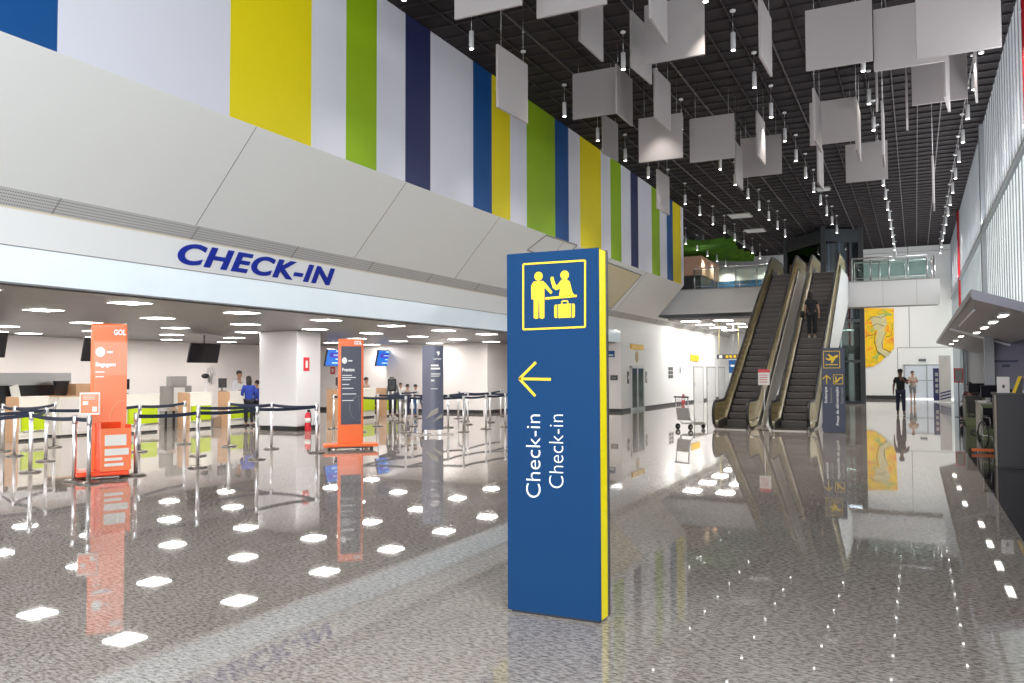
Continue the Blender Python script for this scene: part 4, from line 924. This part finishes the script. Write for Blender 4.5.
# grey blue curved totem
t = thing('airline_totem', 'grey blue curved totem on a dark metal foot', 'totem', (-12.42, 20.1, 0), .5)
mb = MB().use(GREYB); n = 10
for sgn in (1,):
    front = [(-.3 + .6 * k / n, -.05 - .07 * math.sin(PI * k / n)) for k in range(n + 1)]
    mb.prism([(a, b, .14) for a, b in front] + [(.3, .05, .14), (-.3, .05, .14)], (0, 0, 2.4))
mb.build('body', None, t)
MB().box(-.55, .6, -.25, .25, .0, .03).build('foot_plate', DSTEEL, t); mb = MB().use(STEEL)
for a in (-.2, .2): mb.box(a - .03, a + .03, -.05, .05, .03, .14)
mb.build('support', None, t)
o = text('lettering', 'LATAM', .08, TXTW, t, (0, 0, 0), bold=.002); fit(o, .03, .24, 2.14, 2.18, -.13)
mb = MB().use(TXTW).prism([(.1, -.13, 2.36), (.19, -.13, 2.38), (.2, -.13, 2.3), (.15, -.13, 2.24), (.14, -.13, 2.31)], (0, .006, 0)); mb.build('wing_mark', None, t)
mb = MB().use(TXTW)
for z, w, hh in ((1.95, .22, .05), (1.86, .26, .05), (1.74, .27, .015), (1.70, .27, .015), (1.66, .24, .015), (1.52, .1, .05), (1.3, .2, .015)): mb.box(0 - .05, w - .05, -.135, -.125, z, z + hh)
mb.build('small_print', None, t)
mb = MB().use(GREYP).prism([(-.2, -.125, .45), (.15, -.13, .62), (.17, -.13, .78), (-.05, -.14, .68)], (0, .02, 0)).prism([(.0, -.14, .35), (.27, -.1, .5), (.28, -.1, .6), (.1, -.13, .48)], (0, .03, 0)); mb.build('pale_wave', None, t)
# far dark boarding sign
t = thing('wayfinding_sign', 'dark Embarque sign with yellow plane symbol beside the right escalator', 'sign', (-2.14, 25.3, 0), .03)
MB().box(-.31, .31, 0, .03, .02, 2.45, .004).build('front_panel', mat('sign_navy', (.02, .028, .07), .4), t); MB().box(-.3, .3, .03, .12, .02, 2.44).build('core', SIGNE, t); MB().box(-.31, .31, .12, .15, .02, 2.45).build('back_panel', SIGNE, t); MB().box(-.28, .28, .02, .13, 0, .02).build('base_plate', BLACKP, t)
def rect(mb, x0, x1, z0, z1, w, y=-.004):
    mb.box(x0, x1, y, 0, z0, z0 + w).box(x0, x1, y, 0, z1 - w, z1).box(x0, x0 + w, y, 0, z0 + w, z1 - w).box(x1 - w, x1, y, 0, z0 + w, z1 - w)
mb = MB().use(ICONY); rect(mb, -.26, .19, 1.86, 2.36, .018)
mb.prism([(-.2, -.004, 1.95), (.13, -.004, 1.95), (.13, -.004, 1.975), (-.2, -.004, 1.975)], (0, .0035, 0))
mb.prism([(x, -.004, z) for x, z in ((-.19, 2.13), (-.12, 2.08), (-.04, 2.09), (-.06, 2.0), (0.0, 2.02), (.06, 2.13), (.13, 2.18), (.15, 2.23), (.09, 2.24), (.0, 2.19), (-.1, 2.27), (-.15, 2.26), (-.07, 2.16), (-.14, 2.13), (-.17, 2.17))], (0, .0035, 0)); mb.build('plane_symbol', None, t)
mb = MB().use(ICONY); mb.box(-.19, -.165, -.004, 0, 1.4, 1.66)
for s in (-1, 1): mb.prism([(-.178, -.004, 1.675), (-.178 + s * .11, -.004, 1.565), (-.178 + s * .11, -.004, 1.53), (-.178, -.004, 1.64)], (0, .0035, 0))
mb.build('arrow', None, t)
mb = MB().use(ICONY); rect(mb, .0, .26, 1.40, 1.68, .014); mb.prism([(x, -.004, z) for x, z in ((.03, 1.45), (.1, 1.45), (.19, 1.56), (.24, 1.56), (.24, 1.6), (.17, 1.6), (.08, 1.49), (.03, 1.49))], (0, .0035, 0)); mb.box(.06, .09, -.004, 0, 1.5, 1.62); mb.build('escalator_symbol', None, t)
for bod, x0, x1, z0, z1, bo in (('Embarque', -.24, -.15, .86, 1.32, .002), ('Departure', -.10, -.02, .86, 1.3, 0), ('Praça de alimentação', .06, .15, .22, 1.32, .002), ('Food court', .19, .26, .85, 1.3, 0)):
    o = text('lettering', bod, .1, TXTW if bo else GREYP, t, (0, 0, 0), turn=PI / 2, bold=bo); fit(o, x0, x1, z0, z1, -.002)
# pale kiosk totem and navy banner at right
t = thing('kiosk_totem', 'pale grey totem with navy stripes at its foot near the far doors', 'totem', (1.46, 52.2, 0))
MB().box(-.29, .29, -.08, .08, .05, 2.66, .01).build('body', mat('totem_pale', (.46, .43, .42), .4), t); MB().lathe((0, 0, 0), [(.42, 0), (.42, .04), (.38, .05)], 24).build('foot', LAMPB, t)
mb = MB().use(NAVY)
for k in range(3): mb.prism([(-.25, -.09, .15 + k * .17), (.28, -.09, .30 + k * .17), (.28, -.09, .38 + k * .17), (-.25, -.09, .23 + k * .17)], (0, .01, 0))
mb.build('stripes', None, t); mb = MB().use(GREYP); bars(mb, -.2, ((2.3, .3), (2.1, .2), (2.0, .2)), -.08, .02); mb.ball((.02, -.08, 2.5), (.04, .006, .05), 8); mb.build('small_print', None, t)
a, b = on_y(933.5, 397, 54), on_y(940, 368.5, 54); t = thing('roll_up_banner', 'navy roll-up banner left of the pale totem', 'banner', ((a.x + b.x) / 2, 54, 0)); w = (b.x - a.x) / 2
MB().box(-w, w, -.01, .01, .06, 1.95).build('cloth', NAVY, t); MB().box(-w, w, -.08, .08, 0, .06).build('cassette', STEEL, t)
for k in range(4): MB().box(-w * .4, w * .4, -.014, -.01, .5 + k * .33, .7 + k * .33).build('print', GREYP, t)
# notice on a stand between the escalators
p = on_y(764.5, 385, 25.7); t = thing('notice_stand', 'white and red notice on a thin post between the escalators', 'sign', (p.x, 25.62, 0))
MB().lathe((0, 0, 0), [(.13, 0), (.12, .02), (.02, .03)], 16).build('base', DSTEEL, t); MB().tube([(0, 0, .02), (0, 0, p.z + .02)], .018, 8).build('pole', STEEL, t)
MB().box(-.17, .17, -.012, .012, p.z, p.z + .48, .004).build('board', PAPER, t); MB().box(-.17, .17, -.016, -.012, p.z + .38, p.z + .48).build('red_header', RED, t); mb = MB().use(RED)
for k in range(4): mb.box(-.13, .1, -.015, -.012, p.z + .08 + k * .07, p.z + .10 + k * .07)
mb.build('print', None, t)
# ================================================================== LUGGAGE CART
def cart(label, x, y, rz):
    t = thing('luggage_cart', label, 'luggage cart', (x, y, 0), rz)
    for s in (-1, 1):
        mb = MB().use(STEEL).tube([(s * .27, .40, 1.0), (s * .27, .32, .35), (s * .25, .1, .16), (s * .12, -.55, .16)], .018, 8); mb.build('side_frame', None, t)
        w_ = MB().tube([(s * .27 - .02, .30, .09), (s * .27 + .02, .30, .09)], .09, 14).build('wheel', BLACKP, t); MB().tube([(s * .27 - .025, .30, .09), (s * .27 + .025, .30, .09)], .03, 8).build('hub', STEEL, w_)
    w_ = MB().tube([(-.02, -.52, .07), (.02, -.52, .07)], .07, 12).build('wheel', BLACKP, t)
    MB().tube([(0, -.52, .07), (0, -.50, .16)], .02, 6).build('front_fork', STEEL, t)
    MB().tube([(-.3, .41, 1.0), (.3, .41, 1.0)], .024, 8).build('handle', BLACKP, t)
    mb = MB().use(STEEL)
    for k in range(7): mb.tube([(-.24 + k * .08, .36, .65), (-.24 + k * .08, .40, .98)], .005, 4)
    mb.tube([(-.27, .36, .66), (.27, .36, .66)], .008, 5); mb.build('wire_back', None, t)
    MB().obox((0, .335, .48), (.27, 0, 0), (0, .008, 0), (0, .03, .19)).build('back_panel', GREYP, t)
    mb = MB().use(STEEL)
    for k in range(5): mb.tube([(-.2 + k * .1, .25, .19), (-.1 + k * .05, -.52, .19)], .009, 5)
    for yy in (.1, -.2): mb.tube([(-.22, yy, .18), (.22, yy, .18)], .009, 5)
    mb.build('platform', None, t)
    return t
p = on_z(695, 429); cart('steel luggage cart with grey back panel left of the escalators', -6.25, 25.2, 2.6)
# ================================================================== RIGHT SIDE: service desks
t = thing('service_cabinet', 'large dark grey cabinet at the right photo edge', 'cabinet', (1.30, 17.7, 0))
MB().box(.03, 1.3, .03, .8, .06, 1.31).build('carcass', DKGREY, t); MB().box(.0, 1.33, .0, .83, 1.31, 1.35, .004).build('top', SIGNE, t); MB().box(.0, .03, 0, .06, 0, 1.31).build('corner_trim', mat('trim_beige', (.35, .30, .24), .5), t)
for k in range(2): MB().box(.06 + k * .62, .06 + k * .62 + .58, .0, .03, .1, 1.28).build('door', DKGREY, t)
MB().box(.06, 1.25, .08, .75, 0, .06).build('plinth', BLACKP, t)
t = thing('display_box', 'white framed box on top of the dark cabinet', 'display', (1.47, 17.95, 1.35)); MB().box(-.1, .1, -.04, .04, 0, .3).build('frame', PAPER, t); MB().box(-.075, .075, -.045, -.04, .03, .27).build('picture', CREAM, t); MB().box(-.02, .02, -.049, -.045, .09, .15).build('black_mark', SIGNE, t)
for k in range(4):
    t = thing('brochure_stand', 'slanted %s brochure stand on the dark cabinet, %s one' % (['yellow and black', 'white and black', 'black', 'grey'][k], ['first', 'second', 'third', 'fourth'][k]), 'brochure stand', (1.68 + k * .17, 17.95, 1.35))
    mm = [ICONY, PAPER, SIGNE, GREYP][k]; MB().prism([(-.07, -.05, 0), (-.02, -.05, 0), (.09, -.05, .31), (.04, -.05, .31)], (0, .1, 0)).build('leaflet', mm, t); MB().prism([(-.01, -.03, 0), (.08, -.03, 0), (.12, -.03, .26), (.09, -.03, .29)], (0, .06, 0)).build('support', SIGNE, t)
t = thing('fire_hydrant_pipe', 'red bent hydrant pipe behind the dark cabinet at the edge', 'pipe', (2.05, 19.6, 0)); MB().tube([(0, 0, 0), (0, 0, 1.75), (.03, 0, 1.84), (.12, 0, 1.88), (.6, 0, 1.88)], .055, 10).build('pipe', RED, t)
for z in (.02, 1.6): MB().lathe((0, 0, z), [(.09, 0), (.09, .05)], 12).build('flange', RED, t)
def chair(label, x, y, rz, m=BLACKP):
    t = thing('office_chair', label, 'chair', (x, y, 0), rz, 'chairs at the service desks')
    MB().box(-.24, .24, -.22, .24, .44, .51, .02).build('seat', m, t); MB().obox((0, .27, .80), (.22, 0, 0), (0, .03, .005), (0, .03, .24)).build('backrest', m, t)
    MB().tube([(0, 0, .08), (0, 0, .44)], .03, 8).build('gas_lift', CHROME, t); MB().box(-.02, .02, .2, .28, .46, .62).build('back_bracket', m, t)
    for s in (-1, 1): MB().tube([(s * .25, .1, .47), (s * .3, .1, .62), (s * .3, -.12, .66)], .018, 6).build('armrest', m, t)
    for k in range(5): a = k * 2 * PI / 5; MB().tube([(0, 0, .1), (.28 * math.cos(a), .28 * math.sin(a), .06), (.28 * math.cos(a), .28 * math.sin(a), .0)], .02, 6).build('leg', m, t)
    return t
chair('black swivel chair of the seated woman at the far desk', 1.75, 33.2, -.9); chair('black swivel chair behind the dark cabinet', 2.0, 22.9, .5); chair('black swivel chair before the pale desk', 1.62, 26.9, 2.6)
def desk(label, x, y, L, m, h=.95):
    t = thing('service_desk', label, 'desk', (x, y, 0)); MB().box(0, .75, 0, L, h - .04, h, .004).build('top', m, t); MB().box(.02, .06, .02, L - .02, .1, h - .04).build('front_panel', m, t)
    for a in (.0, L - .04): MB().box(.02, .72, a, a + .04, 0, h - .04).build('side_panel', mat('desk_lime', (.14, .17, .07), .5), t)
    MB().box(.3, .7, .1, .5, .3, h - .04).build('drawer_unit', SIGNE, t)
    return t
desk('grey desk with dull green side panel between cabinet and seated woman', 1.45, 24.2, 2.0, GREYP); desk('far grey desk in front of the seated woman', 1.42, 30.8, 1.9, DKGREY, .92)
for k, (x, y, z) in enumerate(((1.75, 24.7, .95), (1.9, 25.6, .95), (1.8, 31.4, .92))): monitor('dark monitor on the service desk, %s from the camera' % ORD[k], x, y, z, .2, 'service desk monitors')
# wheelchairs
def wheelchair(label, x, y, rz):
    t = thing('wheelchair', label, 'wheelchair', (x, y, 0), rz, 'folded wheelchairs by the desks')
    MB().box(-.2, .2, -.2, .22, .48, .52).build('seat', BLACKP, t); MB().box(-.2, .2, .22, .25, .52, .92).build('backrest', BLACKP, t)
    for s in (-1, 1):
        w = MB().tube([(s * .25, .12 + .3 * math.cos(k * PI / 12), .31 + .3 * math.sin(k * PI / 12)) for k in range(25)], .016, 6, cap=False).build('rear_wheel', BLACKP, t)
        mb = MB().use(STEEL)
        for k in range(12): a = k * PI / 6; mb.tube([(s * .25, .12, .31), (s * .25, .12 + .29 * math.cos(a), .31 + .29 * math.sin(a))], .003, 4)
        mb.build('spokes', None, w)
        MB().tube([(s * .21 - .015, -.33, .08), (s * .21 + .015, -.33, .08)], .08, 12).build('front_wheel', BLACKP, t)
        MB().tube([(s * .22, .32, 1.0), (s * .22, .24, .92), (s * .22, .24, .3), (s * .22, -.3, .3), (s * .22, -.32, .12)], .014, 6).tube([(s * .22, .24, .72), (s * .22, -.18, .72), (s * .22, -.24, .5)], .014, 6).build('side_frame', STEEL, t)
        MB().box(s * .22 - .03, s * .22 + .03, -.15, .15, .72, .76).build('armrest', BLACKP, t)
        MB().box(s * .11 - .07, s * .11 + .07, -.52, -.36, .1, .12).build('footrest', BLACKP, t)
wheelchair('black wheelchair parked before the grey desk', 1.62, 21.5, .3); wheelchair('second wheelchair closer to the dark cabinet', 1.85, 19.9, -.4)
t = thing('barrier_strip', 'orange barrier strip low beside the dark cabinet', 'barrier', (1.2, 20.4, 0)); a, b = on_z(957, 446, .1), on_z(993, 446, .1)
MB().box(-.15, .95, -.02, .02, .03, .09).build('orange_board', mat('barrier_orange', (.8, .15, .02), .4), t)
for xx in (-.1, .9): MB().box(xx - .03, xx + .03, -.08, .08, 0, .03).build('foot', BLACKP, t)
p = on_y(958.5, 380, 36); t = thing('framed_board', 'red framed board behind the seated woman', 'board', (p.x, 36, 0)); MB().box(-.16, .16, -.02, .02, p.z - .1, p.z + .45).build('frame', RED, t); MB().box(-.12, .12, -.026, -.02, p.z - .06, p.z + .41).build('panel', GREYP, t); MB().box(-.02, .02, -.02, .02, 0, p.z - .1).build('post', SIGNE, t); MB().box(-.16, .16, -.14, .14, 0, .02).build('foot', SIGNE, t)
a = on_y(985, 361, 30.98); t = thing('wall_lettering', 'small dark letters on the blue grey shop wall', 'sign', (2.62, 30.99, 2.05)); MB().box(-.3, .35, -.01, 0, 0, .07).build('upper_line', NAVY, t); MB().box(-.1, .12, -.01, 0, -.16, -.07).build('lower_line', NAVY, t)
# greenery and ground outside the end window
tag(MB().box(-14, 4, YF + .4, YF + 14, -.3, -.02).build('outside_ground', mat('paving', (.35, .36, .34), .9)), kind='structure')
mb = MB().use(LEAF); random.seed(3)
for k in range(34): mb.ball((random.uniform(-9, -1.5), YF + 7 + random.uniform(-.6, .6), random.uniform(.2, 3.0)), random.uniform(.5, .9), 8)
tag(mb.build('hedge'), 'green leafy hedge outside the glazed bay', 'hedge')

# ================================================================== PEOPLE
def skin(name, m, chains, parent, sub=1, root=0):
    """chains: list of lists of (point, radius); a point already used joins the chains"""
    V, E, Rr, idx = [], [], [], {}
    def vid(p, r):
        k = tuple(round(c, 4) for c in p)
        if k not in idx: idx[k] = len(V); V.append(k); Rr.append(r)
        return idx[k]
    for ch in chains:
        for (p, r), (q, s) in zip(ch, ch[1:]):
            a, b = vid(p, r), vid(q, s)
            if a != b and (a, b) not in E: E.append((a, b))
    me = bpy.data.meshes.new(name); me.from_pydata(V, E, []); o = bpy.data.objects.new(name, me); COL.objects.link(o)
    mo = o.modifiers.new('s', 'SKIN'); mo.use_smooth_shade = True
    for i, r in enumerate(Rr):
        r3 = r if isinstance(r, tuple) else (r, r); me.skin_vertices[0].data[i].radius = r3; me.skin_vertices[0].data[i].use_root = (i == root)
    ms = o.modifiers.new('d', 'SUBSURF'); ms.levels = sub; ms.render_levels = sub
    dg = bpy.context.evaluated_depsgraph_get(); nm = bpy.data.meshes.new_from_object(o.evaluated_get(dg)); bpy.data.objects.remove(o)
    nm.materials.clear(); nm.materials.append(m); o = bpy.data.objects.new(name, nm); COL.objects.link(o); o.parent = parent; return o
CL = lambda n, c: mat('cloth_' + n, c, .85, var=.1, scale=20)
def person(label, x, y, z, rz, h, skinm, top, bottom, arms='down', sitting=False, stride=0., hairlong=False, sleeves='long', shorts=False, cap=None, shoe=BLACKP, extra=None, lean=0., skirt=False):
    t = thing('person', label, 'person', (x, y, z), rz); k = h / 1.75; S = lambda p: (p[0] * k, p[1] * k, p[2] * k)
    hz = .95 if not sitting else .52
    def up(p): q = p[2] - .95; return S((p[0], p[1] - lean * q, p[2] - .95 + hz))
    pel = up((0, 0, .95)); sp = up((0, .0, 1.12)); ch = up((0, .0, 1.30)); nb = up((0, .01, 1.44)); nk = up((0, 0, 1.50)); hd = up((0, -.02, 1.58)); hm = up((0, -.015, 1.65)); ht = up((0, .0, 1.71))
    body = [[(pel, (.15 * k, .10 * k)), (sp, (.13 * k, .095 * k)), (ch, (.16 * k, .11 * k)), (nb, (.09 * k, .07 * k)), (nk, .05 * k), (hd, .068 * k), (hm, .086 * k), (ht, .07 * k)],
            [(hm, .086 * k), (up((0, -.12, 1.63)), .014 * k)]]
    shirt = [[(up((0, 0, .86)), (.16 * k, .12 * k)), (pel, (.165 * k, .12 * k)), (sp, (.15 * k, .11 * k)), (ch, (.18 * k, .125 * k)), (up((0, .01, 1.43)), (.10 * k, .08 * k)), (up((0, .005, 1.465)), .065 * k)]]
    for s in (-1, 1):
        body.append([(hm, .086 * k), (up((s * .088, .01, 1.64)), .016 * k)])
        shd = up((s * .17, .01, 1.40))
        if arms == 'folded': el, wr, hn = up((s * .25, -.05, 1.14)), up((-s * .02, -.20, 1.17 + .03 * s)), up((-s * .10, -.21, 1.19 + .03 * s))
        elif arms == 'front': el, wr, hn = up((s * .23, -.02, 1.14)), up((s * .15, -.26, 1.10)), up((s * .13, -.34, 1.10))
        elif arms == 'raised' and s > 0: el, wr, hn = up((s * .25, -.12, 1.20)), up((s * .08, -.27, 1.36)), up((s * .04, -.29, 1.43))
        else: el, wr, hn = up((s * .235, .03, 1.13)), up((s * .25, -.03 - .12 * stride * s, .90)), up((s * .25, -.05 - .13 * stride * s, .81))
        body.append([(ch, (.16 * k, .11 * k)), (shd, .058 * k), (el, .042 * k), (wr, .027 * k), (hn, (.038 * k, .02 * k))])
        e = Vector(hn) - Vector(wr); e.normalize(); a = e.cross(Vector((1, 0, 0)) if abs(e.x) < .7 else Vector((0, 1, 0))).normalized(); c = e.cross(a)
        for f in range(4):
            o_ = Vector(hn) + a * (.012 * (f - 1.5)) * k * 1.6; l = (.075, .085, .08, .062)[f] * k
            body.append([(hn, (.038 * k, .02 * k)), (tuple(o_ + e * .03 * k), .009 * k), (tuple(o_ + e * l + c * .015 * k), .007 * k)])
        body.append([(hn, (.038 * k, .02 * k)), (tuple(Vector(hn) + a * .04 * k), .01 * k), (tuple(Vector(hn) + a * .05 * k + e * .035 * k), .008 * k)])
        se = [(ch, (.18 * k, .125 * k)), (shd, .073 * k)]
        mid = tuple((Vector(shd) * .35 + Vector(el) * .65)); se.append((mid, .062 * k)) if sleeves == 'short' else se.extend([(el, .056 * k), (tuple(Vector(el) * .1 + Vector(wr) * .9), .040 * k)])
        shirt.append(se)
        hp = S((s * .09, 0, hz - .05))
        if sitting: kn, an, to = S((s * .11, -.43, .50)), S((s * .11, -.40, .09)), S((s * .12, -.54, .035))
        else: kn, an, to = S((s * .10, -.02 - .16 * stride * s, .50)), S((s * .10, .03 - .26 * stride * s, .085)), S((s * .11, -.11 - .26 * stride * s, .035))
        body.append([(pel, (.15 * k, .10 * k)), (hp, .085 * k), (kn, .055 * k), (an, .037 * k), (to, (.034 * k, .026 * k))])
        hem = tuple(Vector(kn) * .12 + Vector(an) * .88)
        tr = [(pel, (.16 * k, .115 * k)), (hp, .103 * k), (kn, .074 * k)] + ([] if shorts else [(hem, .062 * k)])
        if s < 0: pants = [tr]
        else: pants.append(tr)
        an2 = (an[0], an[1] + .01 * k, .05 * k)
        skin('shoe', shoe, [[((an2[0], an2[1] + .03 * k, an2[2]), .042 * k), (an2, .046 * k), ((to[0], to[1] - .03 * k, .042 * k), (.045 * k, .036 * k))]], t)
    skin('body', skinm, body, t); skin('shirt', top, shirt, t); skin('trousers', bottom, pants, t)
    mb = MB().use(HAIR); c = Vector(hm) + Vector((0, .022, .035)) * k; mb.ball(c, (.096 * k, .10 * k, .095 * k), 12)
    if hairlong: mb.ball(Vector(hm) + Vector((0, .07, -.08)) * k, (.10 * k, .06 * k, .19 * k), 12)
    mb.build('hair', None, t)
    mb = MB().use(BLACKP)
    for s in (-1, 1): mb.ball(Vector(hm) + Vector((s * .032, -.083, .012)) * k, .009 * k, 6)
    mb.build('eyes', None, t); MB().ball(Vector(hm) + Vector((0, -.085, -.05)) * k, (.024 * k, .008 * k, .007 * k), 8).build('mouth', mat('lips', (.3, .08, .07), .5), t)
    if cap: mb = MB().use(cap); mb.ball(Vector(hm) + Vector((0, .01, .06)) * k, (.102 * k, .11 * k, .075 * k), 12); mb.box(-.07 * k, .07 * k, hm[1] - .17 * k, hm[1] - .05 * k, hm[2] + .045 * k, hm[2] + .06 * k); mb.build('cap', None, t)
    return t, k
def hh(fy, hy): return 1.75 * (fy - hy) / (fy - 371.5)
BLK = CL('black', (.012, .012, .016)); NVY = CL('navy', (.02, .025, .06)); WHT = CL('white', (.75, .74, .76)); BLU = CL('blue', (.02, .05, .32)); BEI = CL('beige', (.42, .34, .28)); GRY = CL('grey', (.22, .22, .23)); DEN = CL('denim', (.05, .12, .28)); LGT = CL('light', (.6, .58, .56)); PNK = CL('pink', (.5, .3, .38)); MAR = CL('maroon', (.09, .03, .05))
p = on_z(901, 415); person('person in dark clothes and cap walking towards the camera', p.x, p.y, 0, .1, 1.84, SKIND, BLK, NVY, stride=.35, sleeves='short', cap=BLK, arms='raised')
p = on_z(913, 403); person('person in cream shirt and grey shorts with folded arms by the doors', p.x, p.y, 0, .2, 1.78, SKIN, BEI, GRY, arms='folded', shorts=True, sleeves='short', stride=-.3)
d = on_x(812.5, 378, -3.42); yy = 27.1 + round((d.y - 27.1) / .3714) * .3714 + .19; zz = (math.floor((yy - 27.1) / .3714) + 1) * (6. / 28)
t, k = person('person in black with dark hair riding up the right escalator', -3.42, yy, zz + .006, PI, 1.74, SKIN, BLK, BLK, hairlong=True, sleeves='short', shoe=LGT)
b = thing('handbag', 'black shoulder bag with light strap of the escalator rider', 'bag', (-3.75, yy - .02, zz + .78)); MB().ball((0, 0, .12), (.09, .14, .14), 12).build('bag_body', BLK, b); MB().tube([(0, -.05, .22), (.08, 0, .52), (.2, .0, .66)], .012, 6).build('strap', LGT, b)
p = on_x(239, 400, -21.35); person('clerk in white shirt and dark tie behind the counter', -21.35, p.y, 0, PI / 2 - .2, 1.85, SKIN, WHT, NVY, arms='front')
p = on_z(251.5, 427); person('person with long dark hair in blue leaning on the clerks counter', -19.75, on_x(249, 400, -19.75).y, 0, -PI / 2 - .6, 1.66, SKIN, BLU, BLK, arms='front', hairlong=True, lean=.12)
person('person in blue half hidden beside the long haired traveller', -20.1, on_x(257, 400, -20.1).y, 0, -PI / 2 + .3, 1.52, SKIN, BLU, BLK, arms='down')
p = on_x(372, 385, -20.5); chair('black swivel chair of the counter clerk in beige', -20.85, p.y, PI / 2).scale = (1, 1, 1.6); person('counter clerk in beige seated right of the slate faced totem', -20.8, p.y, .28, PI / 2, 1.72, SKIN, BEI, NVY, arms='front', sitting=True)
p = on_z(392.5, 415); p = on_x(392.5, 416, -18.6); t, k = person('traveller in grey jacket with black backpack facing the counter', p.x, p.y, 0, -PI + .5, hh(415, 375.5), SKIN, GRY, BLK, hairlong=True, shoe=LGT)
ang = -PI + .5; bk = Vector((p.x + math.sin(ang) * -.2, p.y + math.cos(ang) * .2, 1.05))
b = thing('backpack', 'black backpack worn by the traveller in grey', 'bag', bk, ang); MB().box(-.17, .17, -.07, .1, 0, .5, .05).build('main_pocket', BLACKP, b); MB().box(-.13, .13, .1, .15, .04, .28, .02).build('front_pocket', BLACKP, b)
for s in (-.1, .1): MB().tube([(s, -.06, .45), (s * 1.1, -.16, .5), (s * 1.1, -.2, .35)], .015, 6).build('strap', BLACKP, b)
p = on_x(407.5, 415, -18.1); person('traveller in beige jacket and dark trousers right of the backpack traveller', p.x, p.y, 0, 2.6, hh(414, 382), SKIN, BEI, NVY, arms='front', shoe=LGT)
p = on_x(400.5, 411, -19.0); person('person in beige partly hidden between two travellers', p.x, p.y, 0, .3, hh(411, 380.5), SKIN, LGT, GRY)
p = on_x(415.5, 411, -18); person('short person in blue trousers at the far queue end', p.x, p.y, 0, 2.2, 1.3, SKIN, LGT, DEN, arms='front')
p = on_z(424.5, 421); person('person in dark clothes behind the grey totem', p.x, p.y, 0, 1.2, hh(421, 388), SKIN, NVY, BLK)
person('seated woman in dark top working at the far service desk', 1.72, 33.1, .0, -.5, 1.8, SKIN, MAR, BLK, arms='front', sitting=True, hairlong=False, lean=.1)
person('person in black seated behind the dark cabinet', 2.02, 22.8, 0, .5, 1.72, SKIND, BLK, BLK, arms='front', sitting=True)
# added fill areas inside the dark shop bay, apart from the canopy lights
lamp('shop_fill', (3.6, 26, 3.2), 120, 1.6, (1, .95, .95)); lamp('shop_fill', (3.4, 38, 3.2), 60, 1.6)
